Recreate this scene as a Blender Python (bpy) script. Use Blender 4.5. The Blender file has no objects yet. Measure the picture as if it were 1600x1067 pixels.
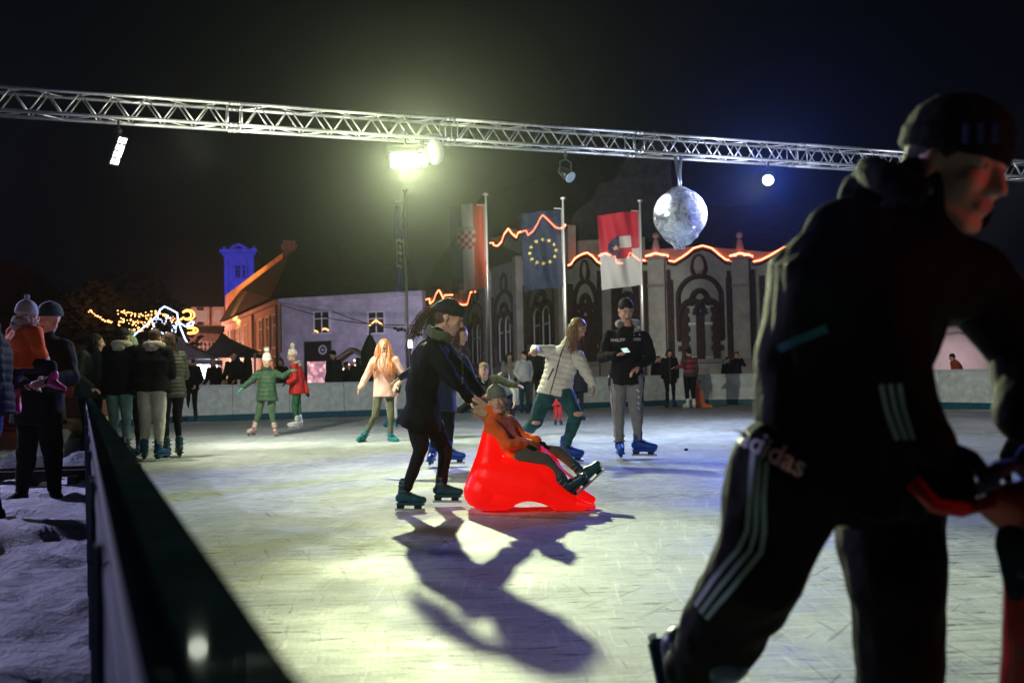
import bpy, bmesh, math, random
import numpy as np
from mathutils import Vector, Matrix, noise
from mathutils.bvhtree import BVHTree
V = Vector
R_ = math.radians
random.seed(7); np.random.seed(7)
scn = bpy.context.scene
COL = scn.collection

# ------------------------------------------------------------------ camera
FPX = 1556.0; PITCH = R_(2.06); ROLL = R_(1.2); EYE = 0.93
FWD = V((0, math.cos(PITCH), math.sin(PITCH)))
_u0 = V((0, -math.sin(PITCH), math.cos(PITCH))); _r0 = V((1, 0, 0))
RGT = _r0*math.cos(ROLL) - _u0*math.sin(ROLL)
UPV = _r0*math.sin(ROLL) + _u0*math.cos(ROLL)
CAM = V((0, 0, EYE))
cd = bpy.data.cameras.new('camera'); cam = bpy.data.objects.new('camera', cd); COL.objects.link(cam)
cam.matrix_world = Matrix(((RGT.x, UPV.x, -FWD.x, 0), (RGT.y, UPV.y, -FWD.y, 0), (RGT.z, UPV.z, -FWD.z, EYE), (0, 0, 0, 1)))
cd.sensor_width = 36; cd.lens = 36*FPX/1600; cd.clip_start = 0.02; cd.clip_end = 1000
cd.dof.use_dof = True; cd.dof.focus_distance = 8.2; cd.dof.aperture_fstop = 3.2
scn.camera = cam
def ray(u, v): return FWD + RGT*((u-800)/FPX) + UPV*((533.5-v)/FPX)
def at(u, v, Y):
    """photograph pixel at a chosen real distance -> world point"""
    d = ray(u, v); return CAM + d*(Y/d.y)
def atz(u, v, z):
    d = ray(u, v); return CAM + d*((z-EYE)/d.z)
PE = V((.918, .396, 0)).normalized(); DI = V((-.396, .918, 0)).normalized()
def RK(s, t, z=0): return PE*s + DI*t + V((0, 0, z))     # rink frame: s across, t along the near boards
TR_Z = 4.5; TE = V((.9388, .3443, 0)).normalized(); TA = V((-6.3, 12.3, 0)) + TE*3.0
TN = V((-TE.y, TE.x, 0))
def TK(s, t, z=0): return TA + TE*s + TN*t + V((0, 0, z))   # along the truss
def TRS(u):                                             # place on the truss seen at pixel column u
    k = (u-800)/FPX; return (k*TA.y - TA.x)/(TE.x - k*TE.y)

# ------------------------------------------------------------------ world, exposure
w = bpy.data.worlds.new('World'); scn.world = w; w.use_nodes = True
bg = w.node_tree.nodes['Background']; bg.inputs[0].default_value = (.22, .30, .62, 1); bg.inputs[1].default_value = .0045
scn.view_settings.view_transform = 'Standard'; scn.view_settings.look = 'None'
scn.view_settings.exposure = 0; scn.view_settings.gamma = 1

# ------------------------------------------------------------------ materials
MC = {}
def mat(name, col, rough=.8, metal=0, nscale=0, namt=.15, bump=0, bscale=40, spec=.3, emit=None, estr=0, sheen=0, trans=0, sss=0, col2=None, coat=0):
    if name in MC: return MC[name]
    m = bpy.data.materials.new(name); m.use_nodes = True; nt = m.node_tree; b = nt.nodes['Principled BSDF']
    b.inputs['Base Color'].default_value = (*col, 1); b.inputs['Roughness'].default_value = rough; b.inputs['Metallic'].default_value = metal
    b.inputs['Specular IOR Level'].default_value = spec
    if sheen: b.inputs['Sheen Weight'].default_value = sheen
    if coat: b.inputs['Coat Weight'].default_value = coat
    if trans: b.inputs['Transmission Weight'].default_value = trans
    if sss: b.inputs['Subsurface Weight'].default_value = sss; b.inputs['Subsurface Scale'].default_value = .02
    if emit: b.inputs['Emission Color'].default_value = (*emit, 1); b.inputs['Emission Strength'].default_value = estr
    if nscale or bump:
        tc = nt.nodes.new('ShaderNodeTexCoord')
    if nscale:
        n = nt.nodes.new('ShaderNodeTexNoise'); n.inputs['Scale'].default_value = nscale; n.inputs['Detail'].default_value = 6; n.inputs['Roughness'].default_value = .65
        nt.links.new(tc.outputs['Object'], n.inputs['Vector'])
        r = nt.nodes.new('ShaderNodeValToRGB'); r.color_ramp.elements[0].position = .3; r.color_ramp.elements[1].position = .7
        c2 = col2 or tuple(c*(1-namt*2) for c in col)
        r.color_ramp.elements[0].color = (*c2, 1); r.color_ramp.elements[1].color = (*[min(1, c*(1+namt)) for c in col], 1)
        nt.links.new(n.outputs['Fac'], r.inputs['Fac']); nt.links.new(r.outputs['Color'], b.inputs['Base Color'])
    if bump:
        n2 = nt.nodes.new('ShaderNodeTexNoise'); n2.inputs['Scale'].default_value = bscale; n2.inputs['Detail'].default_value = 5
        nt.links.new(tc.outputs['Object'], n2.inputs['Vector'])
        bp = nt.nodes.new('ShaderNodeBump'); bp.inputs['Strength'].default_value = bump; bp.inputs['Distance'].default_value = .01
        nt.links.new(n2.outputs['Fac'], bp.inputs['Height']); nt.links.new(bp.outputs['Normal'], b.inputs['Normal'])
    MC[name] = m; return m
def cloth(col, rough=.85): return mat('cloth_%02d_%02d_%02d' % tuple(int(c*99) for c in col), col, rough, nscale=9, namt=.12, bump=.7, bscale=50, sheen=.15 if max(col) > .03 else 0, spec=.2 if max(col) > .03 else .1)
def nylon(col): return mat('nylon_%02d_%02d_%02d' % tuple(int(c*99) for c in col), col, .6 if max(col) > .03 else .75, nscale=6, namt=.12, bump=.6, bscale=26, spec=.25 if max(col) > .03 else .06)
SKIN = mat('skin', (.62, .36, .26), .5, nscale=30, namt=.06, spec=.4, sss=.08)
EYEW = mat('eye_white', (.6, .58, .55), .3); EYED = mat('eye_dark', (.03, .02, .015), .2)
LIP = mat('lip', (.45, .14, .12), .45)
RUBBER = mat('black_rubber', (.012, .012, .014), .6)
STEEL = mat('blade_steel', (.6, .62, .65), .3, 1)
ALU = mat('truss_aluminium', (.72, .73, .74), .42, .75, nscale=14, namt=.12)
BLK = mat('black_paint', (.012, .012, .015), .5)
GLASS = mat('dark_window_glass', (.01, .014, .018), .35, spec=.4)

# ------------------------------------------------------------------ object helpers
def link(o, parent=None):
    COL.objects.link(o)
    if parent: o.parent = parent
    return o
def tag(o, label=None, cat=None, group=None, kind=None):
    if label: o['label'] = label
    if cat: o['category'] = cat
    if group: o['group'] = group
    if kind: o['kind'] = kind
    return o
def thing(name, label, cat, loc=(0, 0, 0), group=None, rz=0):
    o = bpy.data.objects.new(name, None); o.empty_display_size = .1; COL.objects.link(o); o.location = loc; o.rotation_euler = (0, 0, rz)
    return tag(o, label, cat, group)
def fin(name, bm, m, parent=None, smooth=False, world=True):
    """link a bmesh given in world coordinates under an (unrotated) parent"""
    me = bpy.data.meshes.new(name); bmesh.ops.recalc_face_normals(bm, faces=bm.faces[:]); bm.to_mesh(me); bm.free()
    for x in (m if isinstance(m, (list, tuple)) else [m]): me.materials.append(x)
    if smooth: me.polygons.foreach_set('use_smooth', [True]*len(me.polygons))
    if parent and world:
        me.transform(Matrix.Translation(-wloc(parent)))
    return link(bpy.data.objects.new(name, me), parent)
def wloc(o):
    l = o.location.copy(); p = o.parent
    while p: l += p.location; p = p.parent
    return l
def box(bm, c, sx, sy, sz, ax=None, ay=None, bev=0):
    """box centred on c, axes ax, ay (unit), az = cross"""
    ax = (ax or V((1, 0, 0))).normalized(); ay = (ay or V((0, 1, 0)))
    az = ax.cross(ay).normalized(); ay = az.cross(ax)
    M = Matrix.Translation(c) @ Matrix((ax, ay, az)).transposed().to_4x4() @ Matrix.Diagonal((sx, sy, sz, 1))
    r = bmesh.ops.create_cube(bm, size=1, matrix=M)
    if bev:
        es = list({e for v in r['verts'] for e in v.link_edges}); bmesh.ops.bevel(bm, geom=es, offset=bev, segments=2, affect='EDGES')
def rings(bm, sts, n=12):
    """sts: list of (centre, axisA*ra, axisB*rb) ; closed loft"""
    rs = []
    for c, a, b in sts:
        rs.append([bm.verts.new(c + a*math.cos(2*math.pi*i/n) + b*math.sin(2*math.pi*i/n)) for i in range(n)])
    for p, q in zip(rs, rs[1:]):
        for i in range(n): bm.faces.new((p[i], p[(i+1) % n], q[(i+1) % n], q[i]))
    bm.faces.new(rs[0][::-1]); bm.faces.new(rs[-1])
def perp2(d):
    d = d.normalized(); h = V((0, 0, 1)) if abs(d.z) < .9 else V((1, 0, 0))
    a = d.cross(h).normalized(); return a, d.cross(a)
def cone(bm, p, q, r1, r2, n=10, cap=True):
    """round cone p->q with hemispherical ends"""
    p, q = V(p), V(q); d = q-p; L = d.length
    if L < 1e-6: return ball(bm, p, r1)
    d /= L; a, b = perp2(d); sts = []
    if cap:
        for k in (.12, .45, .8): 
            t = math.sqrt(1-(1-k)**2) if k < 1 else 1
            sts.append((p - d*r1*(1-k), a*r1*t, b*r1*t))
    sts.append((p, a*r1, b*r1)); sts.append((q, a*r2, b*r2))
    if cap:
        for k in (.8, .45, .12):
            t = math.sqrt(1-(1-k)**2); sts.append((q + d*r2*(1-k), a*r2*t, b*r2*t))
    rings(bm, sts, n)
def ball(bm, c, r, ax=None, ay=None, rr=None, sub=2):
    if rr is None: rr = (r, r, r)
    ax = (ax or V((1, 0, 0))).normalized(); ay = (ay or V((0, 1, 0))); az = ax.cross(ay).normalized(); ay = az.cross(ax)
    M = Matrix.Translation(c) @ Matrix((ax, ay, az)).transposed().to_4x4() @ Matrix.Diagonal((*rr, 1))
    bmesh.ops.create_icosphere(bm, subdivisions=sub, radius=1, matrix=M)
def tube(bm, pts, r, n=6, taper=1.0):
    pts = [V(p) for p in pts]; sts = []; a = None; m = len(pts)
    for i, p in enumerate(pts):
        t = (pts[min(i+1, m-1)] - pts[max(i-1, 0)])
        if t.length < 1e-9: t = V((0, 0, 1))
        t.normalize()
        if a is None: a, b = perp2(t)
        else:
            a = (a - t*a.dot(t))
            if a.length < 1e-5: a, b = perp2(t)
            a.normalize(); b = t.cross(a)
        rr = r*(1 + (taper-1)*i/(m-1)); sts.append((p, a*rr, b*rr))
    rings(bm, sts, n)
def prism(bm, poly, o, ax, ay, th):
    """2-D polygon in plane (o,ax,ay) extruded by th along ax x ay"""
    az = ax.cross(ay).normalized()
    f = [bm.verts.new(o + ax*x + ay*y) for x, y in poly]; k = [bm.verts.new(v.co + az*th) for v in f]; n = len(f)
    F = bm.faces.new(f); K = bm.faces.new(k[::-1])
    for i in range(n): bm.faces.new((f[i], k[i], k[(i+1) % n], f[(i+1) % n]))
    if n > 4: bmesh.ops.triangulate(bm, faces=[F, K])
NB = bmesh.new
Z = V((0, 0, 1))
def vnoise(P, s, seed=0):
    """vectorised smooth value noise in [-1,1]"""
    q = P*s + seed*17.3; i = np.floor(q).astype(np.int64); f = q-i; f = f*f*(3-2*f); out = 0
    def h(a): 
        x = (a[:, 0]*73856093) ^ (a[:, 1]*19349663) ^ (a[:, 2]*83492791); x = (x ^ (x >> 13))*1274126177 & 0x7fffffff
        return (x % 100003)/50001.5-1
    for dx in (0, 1):
        for dy in (0, 1):
            for dz in (0, 1):
                wgt = (f[:, 0] if dx else 1-f[:, 0])*(f[:, 1] if dy else 1-f[:, 1])*(f[:, 2] if dz else 1-f[:, 2])
                out = out + wgt*h(i+np.array([dx, dy, dz]))
    return out
def remesh(name, bm, m, parent, vox, smooth=3, disp=None, origin=None, matfn=None):
    """fuse overlapping closed shapes into one continuous skin"""
    me = bpy.data.meshes.new('t'); bm.to_mesh(me); bm.free()
    o = bpy.data.objects.new('t', me); COL.objects.link(o)
    md = o.modifiers.new('r', 'REMESH'); md.mode = 'VOXEL'; md.voxel_size = vox; md.adaptivity = 0
    if smooth: sm = o.modifiers.new('s', 'SMOOTH'); sm.factor = .5; sm.iterations = smooth
    dg = bpy.context.evaluated_depsgraph_get(); dg.update()
    nm = bpy.data.meshes.new_from_object(o.evaluated_get(dg)); bpy.data.objects.remove(o); bpy.data.meshes.remove(me)
    nm.name = name
    n = len(nm.vertices)
    if disp and n:
        co = np.empty(n*3); nm.vertices.foreach_get('co', co); co = co.reshape(-1, 3)
        no = np.empty(n*3); nm.vertex_normals.foreach_get('vector', no); no = no.reshape(-1, 3)
        co = co + no*disp(co, no)[:, None]; nm.vertices.foreach_set('co', co.ravel())
    nm.materials.clear()
    for x in (m if isinstance(m, (list, tuple)) else [m]): nm.materials.append(x)
    pc = len(nm.polygons); nm.polygons.foreach_set('use_smooth', [True]*pc)
    if matfn and pc:
        c = np.empty(pc*3); nm.polygons.foreach_get('center', c); nm.polygons.foreach_set('material_index', matfn(c.reshape(-1, 3)).astype(np.int32))
    if parent: nm.transform(Matrix.Translation(-wloc(parent)))
    nm.update()
    return link(bpy.data.objects.new(name, nm), parent)
def text_bm(txt, size, bold=False):
    cu = bpy.data.curves.new('t', 'FONT'); cu.body = txt; cu.size = size; cu.align_x = 'CENTER'; cu.align_y = 'CENTER'; cu.resolution_u = 3
    if bold: cu.offset = size*.02
    o = bpy.data.objects.new('t', cu); COL.objects.link(o); dg = bpy.context.evaluated_depsgraph_get(); dg.update()
    me = bpy.data.meshes.new_from_object(o.evaluated_get(dg)); bpy.data.objects.remove(o); bm = NB(); bm.from_mesh(me); bpy.data.meshes.remove(me)
    return bm
def place_text(name, txt, size, c, ax, ay, m, parent, bold=True, th=.002):
    bm = text_bm(txt, size, bold); ax = ax.normalized(); az = ax.cross(ay).normalized(); ay = az.cross(ax)
    r = bmesh.ops.extrude_face_region(bm, geom=bm.faces[:]); bmesh.ops.translate(bm, vec=(0, 0, th), verts=[g for g in r['geom'] if isinstance(g, bmesh.types.BMVert)])
    bm.transform(Matrix.Translation(c) @ Matrix((ax, ay, az)).transposed().to_4x4())
    return fin(name, bm, m, parent)
def lamp(name, kind, loc, target, power, col, size=.1, angle=60, blend=.4, parent=None):
    l = bpy.data.lights.new(name, kind); l.energy = power; l.color = col
    if kind == 'SPOT': l.spot_size = R_(angle); l.spot_blend = blend; l.shadow_soft_size = size
    elif kind == 'AREA': l.size = size
    else: l.shadow_soft_size = size
    o = bpy.data.objects.new(name, l); COL.objects.link(o)
    base = wloc(parent) if parent else V((0, 0, 0))
    o.location = V(loc)-base
    o.rotation_euler = (V(target)-V(loc)).to_track_quat('-Z', 'Y').to_euler()
    if parent: o.parent = parent
    return o
# ================================================================== SETTING
def ice_mat():
    m = bpy.data.materials.new('scratched_ice'); m.use_nodes = True; nt = m.node_tree; b = nt.nodes['Principled BSDF']; L = nt.links.new
    tc = nt.nodes.new('ShaderNodeTexCoord')
    def mp(scale, rz):
        a = nt.nodes.new('ShaderNodeMapping'); a.inputs['Scale'].default_value = scale; a.inputs['Rotation'].default_value = (0, 0, R_(rz)); L(tc.outputs['Object'], a.inputs['Vector']); return a
    def nz(vec, sc, det=6, ro=.6, dist=0):
        n = nt.nodes.new('ShaderNodeTexNoise'); n.inputs['Scale'].default_value = sc; n.inputs['Detail'].default_value = det; n.inputs['Roughness'].default_value = ro; n.inputs['Distortion'].default_value = dist
        L(vec.outputs['Vector'], n.inputs['Vector']); return n
    def ramp(src, p0, p1, c0=0, c1=1):
        r = nt.nodes.new('ShaderNodeMapRange'); r.inputs[1].default_value = p0; r.inputs[2].default_value = p1; r.inputs[3].default_value = c0; r.inputs[4].default_value = c1
        L(src, r.inputs[0]); return r.outputs[0]
    def mth(op, a, bb):
        x = nt.nodes.new('ShaderNodeMath'); x.operation = op
        for i, v in enumerate((a, bb)):
            if isinstance(v, (int, float)): x.inputs[i].default_value = v
            else: L(v, x.inputs[i])
        return x.outputs[0]
    cloudy = nz(mp((1, 1, 1), 0), .9, 8, .65)
    streak = nz(mp((.5, 5, 1), -23), 2.2, 8, .7, .6)          # trails of skates
    streak2 = nz(mp((3, .9, 1), 38), 1.3, 8, .7, 1.0)
    fine = nz(mp((1, 1, 1), 0), 60, 4, .7)
    gouge = nz(mp((3.2, 20, 1), -18), 1.6, 5, .62, .8)
    gouge2 = nz(mp((16, 3.0, 1), 12), 1.9, 5, .62, .8)
    patch = nz(mp((1, 1, 1), 0), .7, 3, .5)
    g1 = ramp(gouge.outputs['Fac'], .58, .66); g2 = ramp(gouge2.outputs['Fac'], .60, .68)
    pk = ramp(patch.outputs['Fac'], .40, .62)
    g = mth('MULTIPLY', mth('MAXIMUM', g1, mth('MULTIPLY', g2, .0)), pk)
    # thin curved skate cuts: noise stretched along circles round a few centres
    sx = nt.nodes.new('ShaderNodeSeparateXYZ'); L(tc.outputs['Object'], sx.inputs[0])
    def arcs(cx, cy, fr, ft, lo, hi):
        dx = mth('SUBTRACT', sx.outputs[0], cx); dy = mth('SUBTRACT', sx.outputs[1], cy)
        r = mth('SQRT', mth('ADD', mth('MULTIPLY', dx, dx), mth('MULTIPLY', dy, dy)), 0); th = mth('ARCTAN2', dy, dx)
        cb = nt.nodes.new('ShaderNodeCombineXYZ'); L(mth('MULTIPLY', r, fr), cb.inputs[0]); L(mth('MULTIPLY', th, ft), cb.inputs[1])
        n = nt.nodes.new('ShaderNodeTexNoise'); n.inputs['Scale'].default_value = 1; n.inputs['Detail'].default_value = 3; n.inputs['Roughness'].default_value = .6; L(cb.outputs[0], n.inputs['Vector'])
        return ramp(n.outputs['Fac'], lo, hi)
    s1 = mth('MAXIMUM', arcs(14, 4, 30, 22, .585, .64), arcs(-3, 20, 26, 26, .60, .65))
    s2 = mth('MAXIMUM', arcs(4, -14, 28, 22, .60, .65), arcs(40, 60, 22, 70, .60, .66))
    sc = mth('MAXIMUM', s1, s2)
    dk = mth('MAXIMUM', arcs(20, -9, 22, 30, .63, .68), arcs(-12, 2, 24, 18, .63, .68))
    base = mth('ADD', mth('MULTIPLY', cloudy.outputs['Fac'], .5), mth('MULTIPLY', mth('ADD', streak.outputs['Fac'], streak2.outputs['Fac']), .5))
    val = ramp(base, .68, 1.12, .34, .84)
    val = mth('SUBTRACT', val, mth('MULTIPLY', g, .75))
    val = mth('SUBTRACT', mth('ADD', val, mth('MULTIPLY', sc, .12)), mth('MULTIPLY', dk, .20))
    val = mth('ADD', val, ramp(fine.outputs['Fac'], .3, .7, -.06, .06))
    cr = nt.nodes.new('ShaderNodeValToRGB'); cr.color_ramp.elements[0].color = (.08, .10, .10, 1); cr.color_ramp.elements[1].color = (.84, .88, .88, 1); cr.color_ramp.elements[0].position = .05; cr.color_ramp.elements[1].position = .95
    L(val, cr.inputs['Fac']); L(cr.outputs['Color'], b.inputs['Base Color'])
    L(ramp(cloudy.outputs['Fac'], .35, .65, .5, .8), b.inputs['Roughness']); b.inputs['Specular IOR Level'].default_value = .3
    hgt = mth('ADD', mth('MULTIPLY', streak.outputs['Fac'], .6), mth('ADD', mth('MULTIPLY', g, -.8), mth('ADD', mth('MULTIPLY', fine.outputs['Fac'], .25), mth('MULTIPLY', sc, .06))))
    bp = nt.nodes.new('ShaderNodeBump'); bp.inputs['Strength'].default_value = .42; bp.inputs['Distance'].default_value = .03
    L(hgt, bp.inputs['Height']); L(bp.outputs['Normal'], b.inputs['Normal'])
    return m
def sheet(name, pts, z, m):
    bm = NB(); bm.faces.new([bm.verts.new((p[0], p[1], z)) for p in pts]); o = fin(name, bm, m); tag(o, kind='structure'); return o
PAVE = mat('town_square_paving', (.07, .07, .075), .55, nscale=3, namt=.3, bump=.6, bscale=8)
sheet('ground', [(-300, -60), (300, -60), (300, 400), (-300, 400)], -.03, PAVE)
RW, RL, RN = 18.0, 25.4, -8.0
rk = [RK(.06, RN), RK(RW, RN), RK(RW, RL-2), RK(RW-2, RL), RK(2, RL), RK(.06, RL-2)]
sheet('ice_rink_surface', rk, 0, ice_mat())

# snow outside the near boards: uneven sheet
bm = NB(); nx, ny = 130, 260
SN = mat('trodden_snow', (.62, .66, .74), .8, nscale=5, namt=.12, bump=1.0, bscale=24, sss=0)
for _q in SN.node_tree.nodes:
    if _q.type == 'BUMP': _q.inputs['Distance'].default_value = .045
    if _q.type == 'TEX_NOISE' and abs(_q.inputs['Scale'].default_value-24) < .1: _q.inputs['Detail'].default_value = 10; _q.inputs['Roughness'].default_value = .62
gv = []
for j in range(ny):
    for i in range(nx):
        s = .02 - (i/(nx-1))**1.3*9; t = -1 + j/(ny-1)*17
        p = RK(s, t); q = V((p.x, p.y, 0))
        h = noise.fractal(q*1.1, 1, 2, 5)*.045 + noise.fractal(q*5, 1, 2, 5)*.03 + abs(noise.noise(q*9))*.02
        tr = noise.noise(q*V((.9, 1.9, 1)) + V((4, 9, 0)))
        h -= max(0, tr-.28)*.32
        gv.append(bm.verts.new((p.x, p.y, -.01 + max(-.012, .05 + h))))
for j in range(ny-1):
    for i in range(nx-1): bm.faces.new((gv[j*nx+i], gv[j*nx+i+1], gv[(j+1)*nx+i+1], gv[(j+1)*nx+i]))
tag(fin('snow_ground', bm, SN, smooth=True), kind='structure')

# rink boards, one thing per panel
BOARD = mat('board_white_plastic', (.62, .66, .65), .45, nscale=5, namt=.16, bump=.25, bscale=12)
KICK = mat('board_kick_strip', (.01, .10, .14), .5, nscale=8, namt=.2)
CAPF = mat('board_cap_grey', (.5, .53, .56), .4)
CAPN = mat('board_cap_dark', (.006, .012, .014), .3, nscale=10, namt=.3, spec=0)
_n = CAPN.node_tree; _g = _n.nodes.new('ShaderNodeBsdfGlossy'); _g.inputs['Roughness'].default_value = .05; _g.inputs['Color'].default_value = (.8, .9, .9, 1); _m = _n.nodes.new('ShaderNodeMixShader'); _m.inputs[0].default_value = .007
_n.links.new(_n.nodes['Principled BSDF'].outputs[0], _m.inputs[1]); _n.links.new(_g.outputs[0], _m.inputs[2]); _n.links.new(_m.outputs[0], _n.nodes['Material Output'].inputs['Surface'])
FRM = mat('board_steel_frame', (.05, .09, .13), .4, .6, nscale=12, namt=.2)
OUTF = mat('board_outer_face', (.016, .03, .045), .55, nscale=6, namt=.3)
def board(p, q, h, near=False, label=None, seams=0, snow=True):
    d = (q-p); L = d.length; d.normalize(); n = Z.cross(d)        # n points outward for our winding
    if (p+q).dot(n)*0 + (RK(9, 12)-(p+q)/2).dot(n) > 0: n = -n
    t = thing('rink_board', label, 'rink board', (p+q)/2, 'boards round the ice rink')
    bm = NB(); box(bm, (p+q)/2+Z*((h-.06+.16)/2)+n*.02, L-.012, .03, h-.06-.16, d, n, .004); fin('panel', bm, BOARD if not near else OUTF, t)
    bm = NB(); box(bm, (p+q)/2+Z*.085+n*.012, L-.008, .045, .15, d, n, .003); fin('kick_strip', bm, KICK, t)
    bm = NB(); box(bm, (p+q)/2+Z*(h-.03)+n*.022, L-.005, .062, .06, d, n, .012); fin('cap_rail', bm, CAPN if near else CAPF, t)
    if near:
        bm = NB(); box(bm, (p+q)/2+Z*(h-.075)+n*.052, L-.03, .008, .03, d, n, .002); fin('cap_lip', bm, CAPF, t)
    for z in ((.10, .42, h-.12)):
        bm = NB(); box(bm, (p+q)/2+Z*z+n*.050, L-.03, .024, .035, d, n, .004); fin('frame_rail', bm, FRM, t)
    for k in (0.03, .5, .97):
        bm = NB(); c = p.lerp(q, k); box(bm, c+Z*(h/2-.03)+n*.066, .045, .012, h-.1, d, n, .003); fin('frame_post', bm, FRM, t)
    if not near:   # support strut outside
        bm = NB(); c = p.lerp(q, .5); tube(bm, [c+n*.06+Z*(h-.2), c+n*.5+Z*.02, c+n*.06+Z*.03], .018); fin('support_strut', bm, FRM, t)
    return t
HN = .80
def run(p, q, h, n, near, labs):
    for i in range(n): board(p.lerp(q, i/n), p.lerp(q, (i+1)/n), h, near, labs[i] if i < len(labs) else labs[-1])
edges_n = [-2.0, .42, 2.5, 4.6, 6.7, 8.8, 10.9, 13.0, 15.1, 17.2, 19.3, 21.4, 23.4]
ln = ['dark capped rink board nearest the camera in the lower left corner', 'dark rink board beside the snow, just beyond the blurred cap joint at lower left']
for i in range(len(edges_n)-1):
    lab = ln[i] if i < 2 else ('dark rink board beside the snow, panel number %s from the camera along the left side' % ['one', 'two', 'three', 'four', 'five', 'six', 'seven', 'eight', 'nine', 'ten', 'eleven', 'twelve'][i])
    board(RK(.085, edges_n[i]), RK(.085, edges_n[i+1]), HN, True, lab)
board(RK(.085, 23.4), RK(2, RL), .88, False, 'angled corner rink board hidden beyond the huddled group on the left')
fl = ['far grey rink board behind the standing woman in the purple beanie', 'far grey rink board below the two men leaning on it', 'far grey rink board behind the girl in green and the girl in red',
      'far grey rink board below the man in the dark cap', 'far grey rink board behind the girl in the pink hoodie', 'far grey rink board behind the legs of the woman in black', 'far grey rink board beside the pair of women in light jackets', 'far grey rink board right of the stooping teenager in white jacket',
      'far grey rink board behind the boy with the phone', 'far grey rink board behind the two children far back', 'far grey rink board with pinkish panels right of the child in red stripes']
pts = [RK(2, RL), RK(RW-2, RL)]
run(pts[0], pts[1], .9, 10, False, fl)
board(RK(RW-2, RL), RK(RW, RL-2), .9, False, 'angled far corner rink board beside the dark foreground man')
tt = RL-2
labs = ['bluish white rink board seen under the arm of the foreground man', 'white rink board on the right side seen between the foreground arms', 'white rink board of the right side behind the foreground man']
for i in range(8):
    board(RK(RW, tt-i*2.1), RK(RW, tt-(i+1)*2.1), .9, False, labs[i] if i < 3 else 'white rink board of the right side outside the view, panel %s' % ['four', 'five', 'six', 'seven', 'eight'][i-3])

# ------------------------------------------------------------------ truss and its lamps
def truss():
    t = thing('lighting_truss', 'long aluminium box truss spanning the rink overhead with lamps hung below it', 'truss', TK(-6.2, 0, 0))
    h = .145; s0, s1 = -6.2, 19.0
    def TP(s, a, b): return TK(s, a*h, TR_Z+b*h)
    seg = 3.0; nseg = int((s1-s0)/seg)+1
    for k in range(nseg):
        a0 = s0+k*seg; a1 = min(s1, a0+seg)
        bm = NB()
        for a in (-1, 1):
            for b in (-1, 1):
                tube(bm, [TP(a0+.02, a, b), TP(a1-.02, a, b)], .025, 10)
                for e in (a0+.03, a1-.03): tube(bm, [TP(e-.035, a, b), TP(e+.035, a, b)], .032, 8)
        fin('chord_tubes', bm, ALU, t, True)
        bm = NB(); n = 7; st = (a1-a0-.24)/n
        for i in range(n):
            x0 = a0+.12+i*st; xm = x0+st/2; x1 = x0+st
            for a in (-1, 1):
                tube(bm, [TP(x0, a, -1), TP(xm, a, 1), ], .0105, 6); tube(bm, [TP(xm, a, 1), TP(x1, a, -1)], .0105, 6)
            for b in (-1, 1):
                tube(bm, [TP(x0, -1, b), TP(x1, 1, b)] if i % 2 else [TP(x0, 1, b), TP(x1, -1, b)], .0105, 6)
        for e in (a0+.09, a1-.09):
            for a in (-1, 1): tube(bm, [TP(e, a, -1), TP(e, a, 1)], .0105, 6)
            for b in (-1, 1): tube(bm, [TP(e, -1, b), TP(e, 1, b)], .0105, 6)
        fin('lattice_braces', bm, ALU, t, True)
    for s in (s0+.3, s1-.3):
        for a in (-1, 1):
            bm = NB(); tube(bm, [TK(s, a*h, 0), TK(s, a*h, TR_Z-h)], .03, 8); tube(bm, [TK(s+.3, a*h, 0), TK(s+.3, a*h, TR_Z-h)], .03, 8)
            for i in range(11): tube(bm, [TK(s+(.3 if i % 2 else 0), a*h, .1+i*.4), TK(s+(0 if i % 2 else .3), a*h, .5+i*.38)], .011, 6)
            fin('tower_leg', bm, ALU, t, True)
    return t
truss()
CREAM = (.90, 1.0, .57); WARMW = (1.0, .97, .80); BLUE = (.10, .22, 1.0); VIOL = (.42, .45, 1.0)
def emis(name, col, s): return mat(name, (.02, .02, .02), .5, emit=col, estr=s)
# big LED flood
fs = TRS(637); FL = TK(fs, -.05, 4.03)
fx = PE.copy(); fdir = V((.12, -.90, -.42)).normalized()
t = thing('floodlight', 'bright rectangular white floodlight hanging from the truss', 'floodlight', FL)
ax = fdir.cross(Z).normalized(); ay = ax.cross(fdir).normalized()
bm = NB(); box(bm, FL-fdir*.045, .46, .24, .07, ax, ay, .01); fin('housing', bm, BLK, t)
bm = NB(); box(bm, FL-fdir*.005, .41, .19, .006, ax, ay); fin('light_panel', bm, emis('flood_emit', (1, 1, .86), 40), t)
bm = NB()
for sgn in (-1, 1): tube(bm, [FL+ax*.25*sgn-fdir*.04, FL+ax*.25*sgn-fdir*.04+Z*.2], .012)
tube(bm, [FL+ax*.25-fdir*.04+Z*.2, FL-ax*.25-fdir*.04+Z*.2], .012); tube(bm, [FL-fdir*.04+Z*.2, FL-fdir*.04+Z*.42], .018); fin('bracket', bm, BLK, t)
lamp('flood_lamp', 'SPOT', FL+fdir*.03, V((2.1, -.3, 0)), 9000, CREAM, .07, 33, 1.0, t)
lamp('flood_middle', 'SPOT', FL+fdir*.03, V((-.4, 7.2, 0)), 1500, CREAM, .07, 60, 1.0, t)
lamp('flood_spread', 'SPOT', FL+fdir*.03, FL+V((.1, -.6, -.8)), 480, CREAM, .12, 160, .4, t)
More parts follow.
